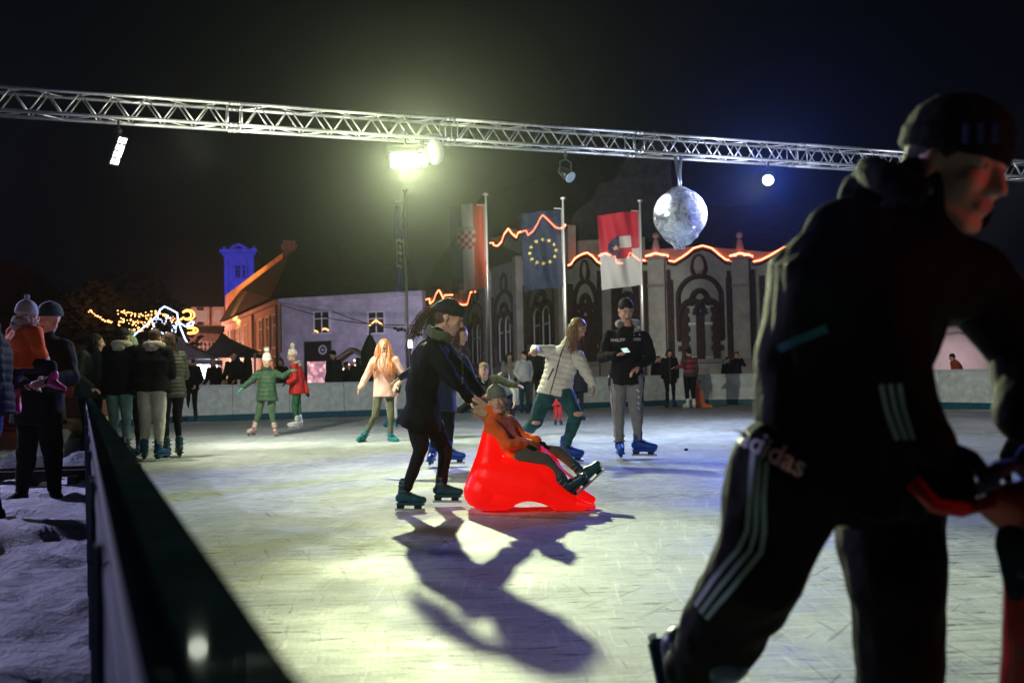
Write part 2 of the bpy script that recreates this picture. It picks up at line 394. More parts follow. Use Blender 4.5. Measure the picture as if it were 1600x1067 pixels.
# moving head beside it
mh = TK(TRS(682), 0, 4.2)
t = thing('moving_head_lamp', 'grey white moving head spotlight beside the bright floodlight', 'stage light', mh)
bm = NB(); ball(bm, mh+V((.03, -.03, -.02)), 0, PE, DI, (.13, .14, .19), 3); fin('head_shell', bm, mat('lamp_shell_white', (.55, .57, .55), .45), t, True)
bm = NB(); ball(bm, mh+V((-.13, -.06, -.10)), 0, PE, DI, (.11, .10, .14), 3); fin('lens_dome', bm, mat('lens_pale', (.5, .55, .5), .15, coat=.6), t, True)
bm = NB(); box(bm, mh+Z*.19, .26, .24, .08, PE, DI, .015); box(bm, mh-PE*.17+Z*.08, .03, .12, .3, PE, DI, .01); fin('yoke', bm, BLK, t)
# left LED panel with four cells
LP = TK(TRS(187), -.02, 3.95)
ldir = V((.80, -.05, -.48)).normalized()
t = thing('led_panel_light', 'slanted lamp with a row of four lit cells hanging at the left of the truss', 'stage light', LP)
la = V((.30, -.1, .9)); la = (V((.55, -.35, .75)) - ldir*ldir.dot(V((.55, -.35, .75)))).normalized(); lb = ldir.cross(la).normalized()
lface = V((.72, -.62, -.3)).normalized()
bm = NB(); box(bm, LP-lface*.03, .42, .14, .05, la, lface.cross(la), .008); fin('housing', bm, BLK, t)
for k in range(4):
    bm = NB(); box(bm, LP+la*(-.15+k*.1)+lface*.002, .075, .105, .01, la, lface.cross(la), .002); fin('lit_cell', bm, emis('cell_emit', (1, 1, .88), 14 if k % 3 else 6), t)
bm = NB(); ball(bm, LP+V((.0, 0, .26)), .05); tube(bm, [LP+V((0, 0, .02)), LP+V((0, 0, .40))], .014); fin('bracket', bm, BLK, t)
lamp('panel_lamp', 'SPOT', LP+lface*.06+V((.05, 0, -.03)), V((1.5, 15.2, 0)), 700, WARMW, .09, 120, .4, t)
lamp('panel_lamp_far', 'SPOT', LP+lface*.06, V((-1.5, 20.5, .3)), 1700, (.95, .98, .80), .07, 100, .6, t)
# small moving spot at 890
sp = TK(TRS(890), 0, 3.98); sd = V((.55, -.5, -.55)).normalized()
t = thing('stage_spotlight', 'small unlit black and silver spotlight hanging at the middle of the truss', 'stage light', sp)
bm = NB(); cone(bm, sp-sd*.1, sp+sd*.04, .06, .085, 14); fin('can', bm, mat('spot_can', (.08, .09, .10), .3, .6), t, True)
a_, b_ = perp2(sd); bm = NB(); rings(bm, [(sp+sd*.11, a_*.09, b_*.09), (sp+sd*.125, a_*.085, b_*.085)], 18); fin('lens', bm, mat('spot_lens', (.5, .6, .7), .12, coat=.7), t)
bm = NB(); tube(bm, [sp+Z*.02-PE*.1, sp+Z*.18-PE*.09, sp+Z*.22, sp+Z*.18+PE*.09, sp+Z*.02+PE*.1], .012); tube(bm, [sp+Z*.22, sp+Z*.34], .016); ball(bm, sp+Z*.28, .03); fin('yoke', bm, mat('yoke_grey', (.15, .16, .17), .4, .6), t)
lamp('added_ice_fill', 'SPOT', sp+sd*.14, V((2.6, 12.8, 0)), 700, (.40, .52, 1), .03, 80, .6, t)  # added lamp for the pale blue on the ice; this spotlight is unlit
# blue par at 1205
bp_ = TK(TRS(1206), -.05, 4.07); bd = V((-.36, -.80, -.50)).normalized()
t = thing('par_can_light', 'round spotlight shining blue white below the right part of the truss', 'stage light', bp_)
bm = NB(); cone(bm, bp_-bd*.16, bp_-bd*.03, .07, .095, 16); fin('can', bm, BLK, t, True)
a_, b_ = perp2(bd); bm = NB(); rings(bm, [(bp_+bd*.065, a_*.085, b_*.085), (bp_+bd*.075, a_*.085, b_*.085)], 20); fin('lit_lens', bm, emis('par_emit', (.72, .80, 1), 40), t)
bm = NB(); tube(bm, [bp_-PE*.11, bp_+Z*.16-PE*.1, bp_+Z*.2, bp_+Z*.16+PE*.1, bp_+PE*.11], .011); tube(bm, [bp_+Z*.2, bp_+Z*.32], .015); fin('yoke', bm, BLK, t)
lamp('par_lamp', 'SPOT', bp_+bd*.1, V((-2.7, 9.9, 0)), 3000, (.36, .32, 1), .06, 36, .8, t)
lamp('par_lamp_wide', 'SPOT', bp_+bd*.1, V((2.5, 17.5, 0)), 1300, (.55, .66, 1), .06, 125, .7, t)

# mirror ball wrapped in clear film
MB = TK(TRS(1063), -.1, 0); MB.z = at(1063, 336, MB.y).z
t = thing('mirror_ball', 'large mirror ball wrapped in crumpled clear film hanging from the truss', 'mirror ball', MB)
mirror = mat('mirror_tiles', (.80, .84, .90), .12, 1)
bm = NB(); bmesh.ops.create_uvsphere(bm, u_segments=40, v_segments=24, radius=.395, matrix=Matrix.Translation(MB))
bmesh.ops.inset_individual(bm, faces=[f for f in bm.faces if len(f.verts) == 4], thickness=.003, depth=-.003); fin('mirror_sphere', bm, mirror, t)
film = bpy.data.materials.new('clear_film'); film.use_nodes = True; nt = film.node_tree; b = nt.nodes['Principled BSDF']
b.inputs['Base Color'].default_value = (.8, .86, 1, 1); b.inputs['Roughness'].default_value = .22; b.inputs['Alpha'].default_value = .55; b.inputs['Specular IOR Level'].default_value = .9
tc = nt.nodes.new('ShaderNodeTexCoord'); n = nt.nodes.new('ShaderNodeTexNoise'); n.inputs['Scale'].default_value = 6; n.inputs['Detail'].default_value = 6; n.inputs['Distortion'].default_value = 1.4
bp = nt.nodes.new('ShaderNodeBump'); bp.inputs['Strength'].default_value = 1; bp.inputs['Distance'].default_value = .05; nt.links.new(tc.outputs['Object'], n.inputs['Vector']); nt.links.new(n.outputs['Fac'], bp.inputs['Height']); nt.links.new(bp.outputs['Normal'], b.inputs['Normal'])
rr_ = nt.nodes.new('ShaderNodeValToRGB'); rr_.color_ramp.elements[0].position = .42; rr_.color_ramp.elements[1].position = .62; rr_.color_ramp.elements[0].color = (.25, .25, .25, 1); rr_.color_ramp.elements[1].color = (.8, .8, .8, 1)
nt.links.new(n.outputs['Fac'], rr_.inputs['Fac']); nt.links.new(rr_.outputs['Color'], b.inputs['Alpha'])
bm = NB(); bmesh.ops.create_icosphere(bm, subdivisions=5, radius=.43, matrix=Matrix.Translation(MB))
for v in bm.verts:
    q = v.co-MB; d = q.normalized(); r = .43 + noise.fractal(q*5, 1, 2, 4)*.010
    r -= .012
    if d.z < -.75: r += (-.75-d.z)*.28 + noise.noise(q*22)*.03
    if d.z > .93: r += (d.z-.93)*.5
    v.co = MB + d*r
bmesh.ops.translate(bm, vec=(0, 0, 0), verts=bm.verts[:]); fin('film_wrap', bm, film, t, True)
bm = NB(); c = MB+V((-.03, -.05, -.49))
for i in range(16):
    a = i*2.4; tube(bm, [c+V((math.cos(a)*.15, math.sin(a)*.1, .06)), c+V((math.cos(a+.7)*.07, math.sin(a+.7)*.06, -.03+.02*math.sin(i*3))), c+V((math.cos(a+1.9)*.10, math.sin(a+1.9)*.07, .0))], .016, 5, .5)
fin('film_knot', bm, film, t, True)
bm = NB()
for i in range(7): tube(bm, [MB+V((math.cos(i)*.03, math.sin(i)*.03, .40)), MB+V((math.cos(i*2)*.025, math.sin(i*2)*.02, .55)), MB+V((math.cos(i+1)*.07, math.sin(i+1)*.05, TR_Z-.145-MB.z))], .012, 5)
fin('hanging_cable', bm, mat('cable_silver', (.4, .45, .55), .3, .7), t, True)

lamp('added_truss_fill_warm', 'POINT', TK(fs-.6, -.7, 3.85), (0, 0, 0), 120, CREAM, .12)  # these four are added point lamps that brighten the truss, without fixtures
lamp('added_truss_fill_cool', 'POINT', TK(TRS(1206)-.8, -.7, 3.85), (0, 0, 0), 130, (.7, .78, 1), .12)
lamp('added_truss_fill_left', 'POINT', TK(TRS(300), -.8, 3.9), (0, 0, 0), 60, WARMW, .12)
lamp('added_truss_fill_right', 'POINT', TK(TRS(1480), -.9, 3.9), (0, 0, 0), 90, (.8, .85, 1), .12)
lamp('added_ball_fill', 'SPOT', TK(TRS(890), -.5, 4.2), MB, 900, (.95, .97, 1), .03, 12, .3)  # two unseen lamps added to brighten the mirror ball
lamp('added_ball_fill_blue', 'SPOT', TK(TRS(1300), -.3, 4.2), MB, 500, (.5, .62, 1), .03, 12, .3)
lamp('unseen_snow_fill', 'SPOT', V((-9.5, 11.5, 4.2)), V((-3.6, 5.0, 0)), 3400, (.62, .58, 1), .15, 80, .6)  # unseen lamp added to put violet light on the snow

lamp('par_lamp_glow', 'SPOT', bp_+bd*.1, bp_+V((-.42, -.85, -.16)), 1500, (.05, .13, 1), .06, 92, .9)
lamp('unseen_front_fill', 'SPOT', V((-4.6, .4, 4.3)), V((.5, 9.2, .9)), 1250, (1, .96, .88), .1, 31, .7)  # unseen lamp added to light the figures from the front
lamp('unseen_red_fill', 'SPOT', V((3.6, 0.1, 1.7)), V((1.3, 1.8, 1.3)), 70, (1, .10, .12), .1, 40, .7)  # unseen lamp added to redden the foreground man's face
# ================================================================== TOWN BEHIND THE RINK
def wallmat(n, c, **k): return mat(n, c, .85, nscale=1.3, namt=.16, bump=.4, bscale=9, **k)
PINKW = wallmat('pink_plaster', (.45, .34, .32)); VIOW = wallmat('pale_plaster', (.56, .55, .57)); ORW = wallmat('ochre_plaster', (.62, .36, .17))
ROOFT = mat('dark_roof_tiles', (.035, .03, .028), .8, nscale=2, namt=.3, bump=.8, bscale=7); REDROOF = mat('red_roof_tiles', (.22, .07, .05), .8, nscale=2, namt=.3, bump=.8, bscale=9)
TRIM = mat('pale_window_frame', (.8, .8, .8), .6); DKTRIM = mat('dark_red_brick', (.080, .045, .042), .8, nscale=5, namt=.3, bump=.5, bscale=14)
GREYST = wallmat('grey_plaster', (.44, .45, .42))
def rect(x0, z0, x1, z1): return [(x0, z0), (x1, z0), (x1, z1), (x0, z1)]
def window(parent, o, ax, nrm, w_, h_, fm=TRIM, glow=None, mull=True):
    """o = bottom centre of opening on the wall face, nrm = outwards"""
    bm = NB(); c = o+Z*h_/2
    f = .09
    for s in (-1, 1): box(bm, c+ax*(w_/2)*s+nrm*.04, f, .14, h_, ax, nrm)
    box(bm, c+Z*(h_/2)+nrm*.04, w_+f, .14, f, ax, nrm); box(bm, c-Z*(h_/2)+nrm*.07, w_+.24, .22, f, ax, nrm)
    fr = fin('window', bm, fm, parent)
    bm = NB()
    if mull: box(bm, c+nrm*.06, .07, .05, h_-f, ax, nrm); box(bm, c+Z*h_*.18+nrm*.063, w_-f, .05, .07, ax, nrm)
    if mull: fin('window_bars', bm, fm, fr)
    else: bm.free()
    bm = NB(); box(bm, c+nrm*.012, w_-.02, .02, h_-.02, ax, nrm); fin('pane', bm, GLASS if not glow else glow, fr)
    return fr
# --- long house with the violet front and the orange side -------------------
A0 = at(441, 590, 70); A1 = at(662, 590, 66); B1 = at(352, 590, 96)
for q in (A0, A1, B1): q.z = 0
HE = at(441, 466, 70).z
t = thing('town_house', 'two storey house with violet lit front, orange lit side and a big dark roof', 'house', (A0+A1)/2)
ax = (A1-A0).normalized(); nr = V((ax.y, -ax.x, 0)); nr = nr if nr.y < 0 else -nr
bx = (B1-A0).normalized(); nb = V((bx.y, -bx.x, 0)); nb = nb if (nb.x < 0) else -nb
bm = NB(); box(bm, (A0+A1)/2+Z*HE/2-nr*.25, (A1-A0).length, .5, HE, ax, nr); fin('front_wall', bm, VIOW, t)
bm = NB(); box(bm, (A0+B1)/2+Z*HE/2-nb*.25+bx*.25, (B1-A0).length-.5, .5, HE, bx, nb); fin('side_wall', bm, PINKW, t)
for z, pr in ((HE-.2, .30), (HE*.42, .12)):
    bm = NB(); box(bm, (A0+A1)/2+Z*z+nr*pr/2, (A1-A0).length+.2, pr, .3, ax, nr); fin('cornice', bm, VIOW, t)
    bm = NB(); box(bm, (A0+B1)/2+Z*z+nb*pr/2+bx*.15, (B1-A0).length-.3, pr, .3, bx, nb); fin('cornice', bm, PINKW, t)
Wd = (A1-A0).length
glowp = emis('candle_arch_glow', (1, .45, .15), 3)
for u, g in ((501, 1), (592, 2)):
    k = (at(u, 560, 68).x - A0.x)/(A1.x-A0.x); o = A0.lerp(A1, k); o.z = at(u, 521, o.y).z
    hh = at(u, 487, o.y).z-o.z
    fr = window(t, o+nr*.02, ax, nr, 1.25, hh)
    bm = NB()
    if g == 2: tube(bm, [o+nr*.12+ax*x+Z*(.55+.35-abs(x)*.7) for x in (-.5, -.25, 0, .25, .5)], .05)
    else: tube(bm, [o+nr*.12+ax*x+Z*(.12+.1*math.sin(x*9)) for x in (-.55, -.4, -.3)], .05); tube(bm, [o+nr*.12+ax*x+Z*(.2+.12*math.sin(x*6)) for x in (.1, .25, .4, .55)], .06)
    fin('window_light', bm, glowp, t)
    bm = NB(); box(bm, o+nr*.06+Z*(hh+.35), 1.6, .14, .16, ax, nr); fin('window_hood', bm, VIOW, t)
# shop window at street level
k = (at(498, 560, 69).x - A0.x)/(A1.x-A0.x); o = A0.lerp(A1, k)
bm = NB(); box(bm, o+Z*1.85+nr*.08, 2.1, .14, 3.7, ax, nr); sf = fin('shop_front', bm, BLK, t)
shopm = bpy.data.materials.new('lit_shop_display'); shopm.use_nodes = True; nt = shopm.node_tree; b = nt.nodes['Principled BSDF']
tc = nt.nodes.new('ShaderNodeTexCoord'); n = nt.nodes.new('ShaderNodeTexNoise'); n.inputs['Scale'].default_value = 3.2; n.inputs['Detail'].default_value = 3
nt.links.new(tc.outputs['Object'], n.inputs['Vector']); r = nt.nodes.new('ShaderNodeValToRGB'); r.color_ramp.elements[0].position = .42; r.color_ramp.elements[0].color = (.10, .03, .03, 1); r.color_ramp.elements[1].position = .66; r.color_ramp.elements[1].color = (1, .85, .8, 1)
e = r.color_ramp.elements.new(.54); e.color = (.8, .2, .16, 1); nt.links.new(n.outputs['Fac'], r.inputs['Fac']); nt.links.new(r.outputs['Color'], b.inputs['Emission Color']); b.inputs['Emission Strength'].default_value = 1.0
bm = NB(); box(bm, o+Z*1.25+nr*.16, 1.6, .02, 2.1, ax, nr); fin('shop_display', bm, shopm, sf)
bm = NB(); c = o+Z*3.1+nr*.17+ax*.45
tube(bm, [c+ax*.28*math.cos(a*math.pi/8)+Z*.28*math.sin(a*math.pi/8) for a in range(17)], .06); ball(bm, c, .1); fin('round_sign', bm, mat('sign_pale', (.6, .6, .65), .5), sf)
# side windows
Ls = (B1-A0).length
for i, k in enumerate((.07, .17, .28, .40, .54, .70)):
    o = A0.lerp(B1, k); window(t, o+nb*.02+Z*(HE*.50), bx, nb, 1.2, 2.4)
    window(t, o+nb*.02+Z*(HE*.10), bx, nb, 1.2, 2.1)
bm = NB(); tube(bm, [A0+nb*.2+bx*.8+Z*.1, A0+nb*.2+bx*.8+Z*(HE-.4)], .09); tube(bm, [A0+nb*.2+bx*11+Z*.1, A0+nb*.2+bx*11+Z*(HE-.4)], .12); fin('drain_pipe', bm, BLK, t)
# portico pillars glowing at the far end
bm = NB()
for k in (.78, .84, .9, .96): o = A0.lerp(B1, k); box(bm, o+nb*.25+Z*(HE*.42), .7, .4, HE*.84, bx, nb, .03)
fin('pilaster', bm, wallmat('white_plaster', (.7, .62, .58)), t)
# roof: hip
RZ = at(520, 372, 76).z
e0, e1, e2 = A0+nr*.5+nb*.5+Z*HE, A1+nr*.5+Z*HE, B1+nb*.5+Z*HE
C1 = A1-nr*10-ax*6; C1.z = HE
r0 = at(458, 392, 81); r1 = at(628, 372, 78)
bm = NB(); vs = [bm.verts.new(p) for p in (e0, e1, r1, r0, e2, C1+V((0, 0, 0)))]
bm.faces.new((vs[0], vs[1], vs[2], vs[3])); rb2 = bm.verts.new(at(372, 452, 96)); bm.faces.new((vs[0], vs[3], rb2, vs[4])); bm.faces.new((vs[1], vs[5], vs[2])); bm.faces.new((vs[3], vs[2], vs[5], vs[4], rb2))
rf = fin('roof', bm, ROOFT, t)
# parapet fire wall lit orange with chimney
p0 = at(352, 476, 97); p1 = at(452, 393, 82)
bm = NB(); d = (p1-p0); dl = d.length; d.normalize(); nrm = d.cross(V((0, 1, 0))).normalized()
vv = [p0+Z*.9, p1+Z*.3, p1-Z*.75, p0-Z*1.3]
f = [bm.verts.new(v) for v in vv]; k = [bm.verts.new(v+V((.25, .9, 0))) for v in vv]
bm.faces.new(f); bm.faces.new(k[::-1])
for i in range(4): bm.faces.new((f[i], k[i], k[(i+1) % 4], f[(i+1) % 4]))
fin('fire_wall', bm, ORW, t)
bm = NB(); box(bm, at(452, 398, 81.5), 1.0, 1.2, 2.2, V((1, .2, 0)), V((-.2, 1, 0))); box(bm, at(452, 386, 81.5), 1.25, 1.4, .25, V((1, .2, 0)), V((-.2, 1, 0))); fin('chimney', bm, mat('chimney_brick', (.45, .16, .09), .8, nscale=4), t)
lamp('street_glow', 'POINT', A0.lerp(B1, .45)+nb*7+Z*5, (0, 0, 0), 1900, (1, .32, .14), .4)
lamp('street_glow_far', 'POINT', A0.lerp(B1, .85)+nb*6+Z*6, (0, 0, 0), 1900, (1, .42, .22), .4)
lamp('parapet_glow', 'SPOT', at(330, 520, 86), at(400, 430, 90), 5200, (1, .45, .10), .4, 70, .6)
lamp('violet_wash', 'SPOT', at(560, 560, 50), at(550, 500, 68), 5600, (.72, .62, 1), .5, 75, .8)
# wall lamp on the orange side
wl = A0.lerp(B1, .62)+nb*.5+Z*(HE*.62)
t2 = thing('wall_lamp', 'small glowing wall lamp on the orange lit house side', 'lamp', wl)
bm = NB(); ball(bm, wl, .17); fin('globe', bm, emis('wall_lamp_emit', (1, .6, .45), 14), t2)
bm = NB(); tube(bm, [wl, wl-nb*.45+Z*.2], .03); fin('arm', bm, BLK, t2)
# --- blue church tower -------------------------------------------------------
TW = at(382, 560, 150); TW.z = 0; top = at(382, 396, 150).z; s_ = 150/FPX; w_ = 46*s_
t = thing('church_tower', 'square church tower lit deep blue behind the roofs', 'tower', TW)
TWM = wallmat('tower_plaster', (.5, .5, .52))
bm = NB(); box(bm, TW+Z*top/2, w_, w_, top); fin('tower_shaft', bm, TWM, t)
bm = NB(); box(bm, TW+Z*(top+.1), w_+1.1, w_+1.1, .5); box(bm, TW+Z*(top-.4), w_+.6, w_+.6, .35); tube(bm, [TW+V((-1.2, -w_/2-.3, top+.35)), TW+V((-.6, -w_/2-.3, top+.8)), TW+V((0, -w_/2-.3, top+1.0)), TW+V((.6, -w_/2-.3, top+.8)), TW+V((1.2, -w_/2-.3, top+.35))], .28)
for sx in (-1, 1): ball(bm, TW+V((sx*w_*.5, -w_*.5, top+.55)), .3)
fin('tower_cornice', bm, TWM, t)
bm = NB()
for sx in (-1, 1): box(bm, TW+V((sx*(w_/2-.3), -w_/2-.06, top/2-.4)), .6, .2, top-.8)
for sx in (-.55, .55): box(bm, TW+V((sx*w_*.42, -w_/2-.04, top/2-.4)), .18, .12, top-.8)
fin('corner_pilasters', bm, TWM, t)
wb = at(377, 434, 147.5)
for sx in (-.55, .55): window(t, V((wb.x+sx, TW.y-w_/2-.02, wb.z)), V((1, 0, 0)), V((0, -1, 0)), .8, 1.9, TWM)
bm = NB(); cone(bm, TW+V((0, 0, top+.4)), TW+V((0, 0, top+1.2)), 1.6, .7, 16); fin('tower_cap', bm, ROOFT, t)
lamp('tower_wash', 'SPOT', TW+V((-9, -26, top-9)), TW+V((0, 0, top-3)), 22000, (.04, .06, 1), .5, 40, .6)
# --- dark houses on the left and the pink house behind the market -----------
def house(name, label, u0, u1, vb, vt, Y, ridge, wm, rm, wins=(), dy=6, depth=9):
    p = at(u0, vb, Y); q = at(u1, vb, Y+dy); p.z = q.z = 0; h = at(u0, vt, Y).z; rz = at((u0+u1)/2, ridge, Y+depth/2).z
    t = thing(name, label, 'house', (p+q)/2); a = (q-p).normalized(); n = V((a.y, -a.x, 0)); n = n if n.y < 0 else -n
    bm = NB(); box(bm, (p+q)/2+Z*h/2-n*depth/2, (q-p).length, depth, h, a, n); fin('wall', bm, wm, t)
    bm = NB(); prism(bm, [(.5, h), (-depth-.5, h), (-depth/2, rz)], p-a*.4, n, Z, 0.01) if 0 else None
    o = p-a*.4; L_ = (q-p).length+.8
    A = [o+n*.5+Z*h, o-n*(depth+.5)+Z*h, o-n*depth/2+Z*rz]; B = [x+a*L_ for x in A]
    va = [bm.verts.new(x) for x in A]; vb_ = [bm.verts.new(x) for x in B]
    bm.faces.new(va); bm.faces.new(vb_[::-1])
    for i in range(3): bm.faces.new((va[i], vb_[i], vb_[(i+1) % 3], va[(i+1) % 3]))
    rf = fin('roof', bm, rm, t)
    for (uu, vv, ww, hh) in wins:
        c = at(uu, vv, Y+dy*.5); kk = (c-p).dot(a); window(t, p+a*kk+Z*(c.z)+n*.02, a, n, ww, hh)
    return t, p, q, a, n, h
t, p, q, a, n, h = house('pink_house', 'pink lit house with pale dormer windows beyond the market', 296, 352, 590, 520, 105, 478, PINKW, ROOFT, [(308, 560, 1, 1.8), (322, 560, 1, 1.8), (338, 560, 1, 1.8)], 4, 10)
for u in (309, 318, 341):
    c = at(u, 494, 103.5)
    bm = NB(); box(bm, c+V((0, 1.2, 0)), 1.3, 2.6, 1.9); dm = fin('dormer', bm, wallmat('dormer_white', (.6, .5, .5)), t)
    bm = NB(); box(bm, c+V((0, -.13, .0)), .8, .02, 1.2); fin('pane', bm, emis('warm_pane', (1, .5, .4), .35), dm)
lamp('market_glow', 'POINT', at(318, 540, 95), (0, 0, 0), 1500, (1, .35, .25), .5)
house('brick_roof_house', 'dark house at far left with a steep faintly red tiled roof', -60, 122, 590, 478, 62, 395, wallmat('brown_wall', (.12, .07, .05)), REDROOF, (), 8, 12)
lamp('roof_glow', 'SPOT', at(190, 470, 50), at(90, 450, 64), 900, (1, .28, .12), .5, 60, .8)
# --- ornate town hall ----------------------------------------------------------
ROPE = emis('rope_light_glow', (1, .14, .06), 13)
SILL = mat('stone_sill', (.3, .28, .28), .7)
def arcpts(w, h0, h1, n=7):
    """pointed arch outline from (-w/2,h0) over (0,h1) to (w/2,h0)"""
    L_ = [(-w/2*math.cos(i/n*math.pi/2)**.9, h0+(h1-h0)*math.sin(i/n*math.pi/2)**1.25) for i in range(n)] + [(0, h1)]
    return L_ + [(-x, y) for x, y in L_[-2::-1]]
def gothic_bay(t, o, ax, nr, W, H, zb, two=True, detail=True):
    """windows + brick trim on a wall bay; o=base centre on face"""
    ww = W*.17; off = W*.125 if two else 0; h = H*.46
    for s in ((-1, 1) if two else (0,)):
        c = o+ax*(off*s)
        out = [(-ww/2, zb), (ww/2, zb)] + [(x, y+zb) for x, y in arcpts(ww, h*.82, h)][::-1]
        bm = NB(); prism(bm, out, c+nr*.015, ax, Z, .02 if ax.cross(Z).dot(nr) > 0 else -.02); g = fin('window', bm, GLASS, t)
        bm = NB(); pl = [c+nr*.07+ax*x+Z*y for x, y in [(-ww/2, zb), ] + [(x, y+zb) for x, y in arcpts(ww, h*.82, h)] + [(ww/2, zb), (-ww/2, zb)]]
        tube(bm, pl, .05, 5); box(bm, c+nr*.06+Z*(zb+h*.66), ww, .08, .14, ax, nr); fin('window_frame', bm, TRIM, g)
    bm = NB()
    TW_ = .5
    aw = W*.56
    for s in (-1, 0, 1) if two else (-1, 1):
        box(bm, o+nr*.05+ax*(s*(aw/2-.1) if s else 0)+Z*(zb+h*.42), .42 if s else .5, .16, h*.95, ax, nr)
        if detail and s:
            for k in range(5): box(bm, o+nr*.055+ax*(s*(aw/2-.05))+Z*(zb+.5+k*h*.19), .72, .17, .32, ax, nr)
    for s in (-1, 1) if two else ():
        tube(bm, [o+ax*(s*off)+nr*.08+ax*x*1.25+Z*(y+zb) for x, y in arcpts(ww+.55, h*.84, h*1.12)], .19, 6)
    tube(bm, [o+nr*.09+ax*x+Z*(y+zb) for x, y in arcpts(W*.30 if two else ww+.6, h*1.02, h*1.32)], .18, 6)
    # big outer arch and brick pilasters beside the bay
    tube(bm, [o+nr*.09+ax*x+Z*(y+zb) for x, y in [(-aw*.62, zb*.2+.6)] + [(x, y) for x, y in arcpts(aw*1.24, H*.56, H*.74)] + [(aw*.62, zb*.2+.6)]], .16, 6)
    tube(bm, [o+nr*.09+ax*x+Z*(y+zb) for x, y in [(-W*.07, H*.74)] + arcpts(W*.22, H*.80, H*.93) + [(W*.07, H*.74)]], .13, 6)
    for s in (-1, 1): box(bm, o+nr*.07+ax*(s*W*.47)+Z*(zb+H*.33), .34, .2, H*.66+zb*.4, ax, nr)
    fin('brick_trim', bm, DKTRIM, t)
    bm = NB(); box(bm, o+nr*.14+Z*(zb-.25), aw+.5, .3, .22, ax, nr); box(bm, o+nr*.06+Z*(zb*.5-.2), ww*1.3, .14, zb*.55, ax, nr); fin('window_sill', bm, SILL, t)
def facade(t, P, prof, roofdep=8, wm=GREYST, th=.5, rope=True, skipprof=None):
    """P: function x->(point, ax, nr) ; prof: list of (u, v) pixels of the roofline at plane through P0,P1"""
def segwall(t, P0, P1, px, wm=GREYST, rope=True, rope_from=0):
    """wall standing on the line P0-P1 whose top outline is given by photograph pixels"""
    ax = (P1-P0); L_ = ax.length; ax.normalize(); nr = V((ax.y, -ax.x, 0)); nr = nr if nr.y < 0 or (abs(nr.y) < .3 and nr.x < 0) else -nr
    pl = []
    for u, v in px:
        d = ray(u, v); den = d.x*nr.x+d.y*nr.y; tt = (P0-CAM).dot(V((nr.x, nr.y, 0)))/den; w = CAM+d*tt
        pl.append(((w-P0).dot(ax), w.z))
    poly = [(pl[0][0], 0), (pl[-1][0], 0)] + pl[::-1]
    bm = NB(); prism(bm, poly, P0, ax, Z, -.5 if ax.cross(Z).dot(nr) > 0 else .5); fin('facade_wall', bm, wm, t)
    if rope:
        bm = NB(); tube(bm, [P0+nr*.14+ax*x+Z*(y+.03) for x, y in pl], .042, 6); fin('rope_light', bm, ROPE, t)
        bm = NB(); tube(bm, [P0+nr*.08+ax*x+Z*(y-.14) for x, y in pl], .12, 6); fin('coping', bm, DKTRIM, t)
    return ax, nr, pl
t = thing('town_hall', 'ornate grey town hall with curved gables outlined by glowing orange rope lights', 'building', at(1000, 590, 60)*V((1, 1, 0)) if 0 else V((8, 58, 0)))
def gnd(u, Y): p = at(u, 580, Y); p.z = 0; return p
# low wing, facing the rink
C0, C1 = gnd(888, 60), gnd(1330, 56)
prof = [(888, 416), (893, 414), (899, 405), (905, 401), (911, 398), (918, 396), (926, 401), (934, 410), (941, 414), (944, 416), (944, 404), (962, 402), (963, 411), (972, 413), (980, 408), (985, 396), (992, 402), (1000, 408), (1016, 408),
        (1016, 400), (1020, 400), (1028, 396), (1037, 400), (1044, 400), (1044, 408), (1054, 410), (1066, 403), (1076, 396), (1084, 389), (1098, 385), (1112, 389), (1124, 399), (1134, 407), (1147, 409), (1147, 401), (1176, 401), (1176, 410), (1188, 408), (1200, 402), (1225, 388), (1245, 386), (1270, 400), (1290, 409), (1330, 408)]
ax, nr, pl = segwall(t, C0, C1, prof)
def onC(u): d = ray(u, 560); den = d.x*nr.x+d.y*nr.y; tt = (C0-CAM).dot(V((nr.x, nr.y, 0)))/den; w = CAM+d*tt; w.z = 0; return w
Hc = at(1098, 385, 58).z
for u, wpx, two in ((917, 50, True), (983, 40, False), (1096, 96, True), (1238, 90, True)):
    c = onC(u); W = wpx*c.y/FPX; gothic_bay(t, c, ax, nr, W, Hc-2.0, 1.9, two)
    bm = NB(); ball(bm, c+nr*.1+Z*(Hc-.95), 0, ax, nr, (.42 if wpx > 60 else .2, .12, .62), 2); fin('gable_medallion', bm, wallmat('pale_stone', (.5, .46, .44)), t, True)
for u in (1030, 1161, 1300, 952):
    c = onC(u); hh = at(u, 402, c.y).z; wd = .95 if u != 952 else .55
    bm = NB(); box(bm, c+nr*.28+Z*(hh/2), wd, .55, hh, ax, nr, .05); pr = fin('pier', bm, wallmat('pier_stone', (.52, .51, .47)), t)
    for q_ in ((hh-.1, wd+.25, .75, .2), (hh*.78, wd+.12, .62, .18), (.9, wd+.3, .8, 1.7)): bm = NB(); box(bm, c+nr*.3+Z*q_[0], q_[1], q_[2], q_[3], ax, nr); fin('pier_moulding', bm, SILL, pr)
    bm = NB(); tube(bm, [c+nr*.66+ax*x+Z*(hh+y) for x, y in ((-wd/2-.1, .02), (0, .16), (wd/2+.1, .02))], .055); fin('rope_light', bm, ROPE, t)
    bm = NB()
    cone(bm, c+nr*.2+Z*(hh+.25), c+nr*.2+Z*(hh+.9), .28, .16, 8); ball(bm, c+nr*.2+Z*(hh+1.25), .2); fin('pier_finial', bm, SILL, pr, True)
    for s in (-1, 1):
        bm = NB(); box(bm, c+nr*.12+ax*s*(wd/2+.2)+Z*(hh*.45), .22, .2, hh*.9, ax, nr); fin('brick_strip', bm, DKTRIM, pr)
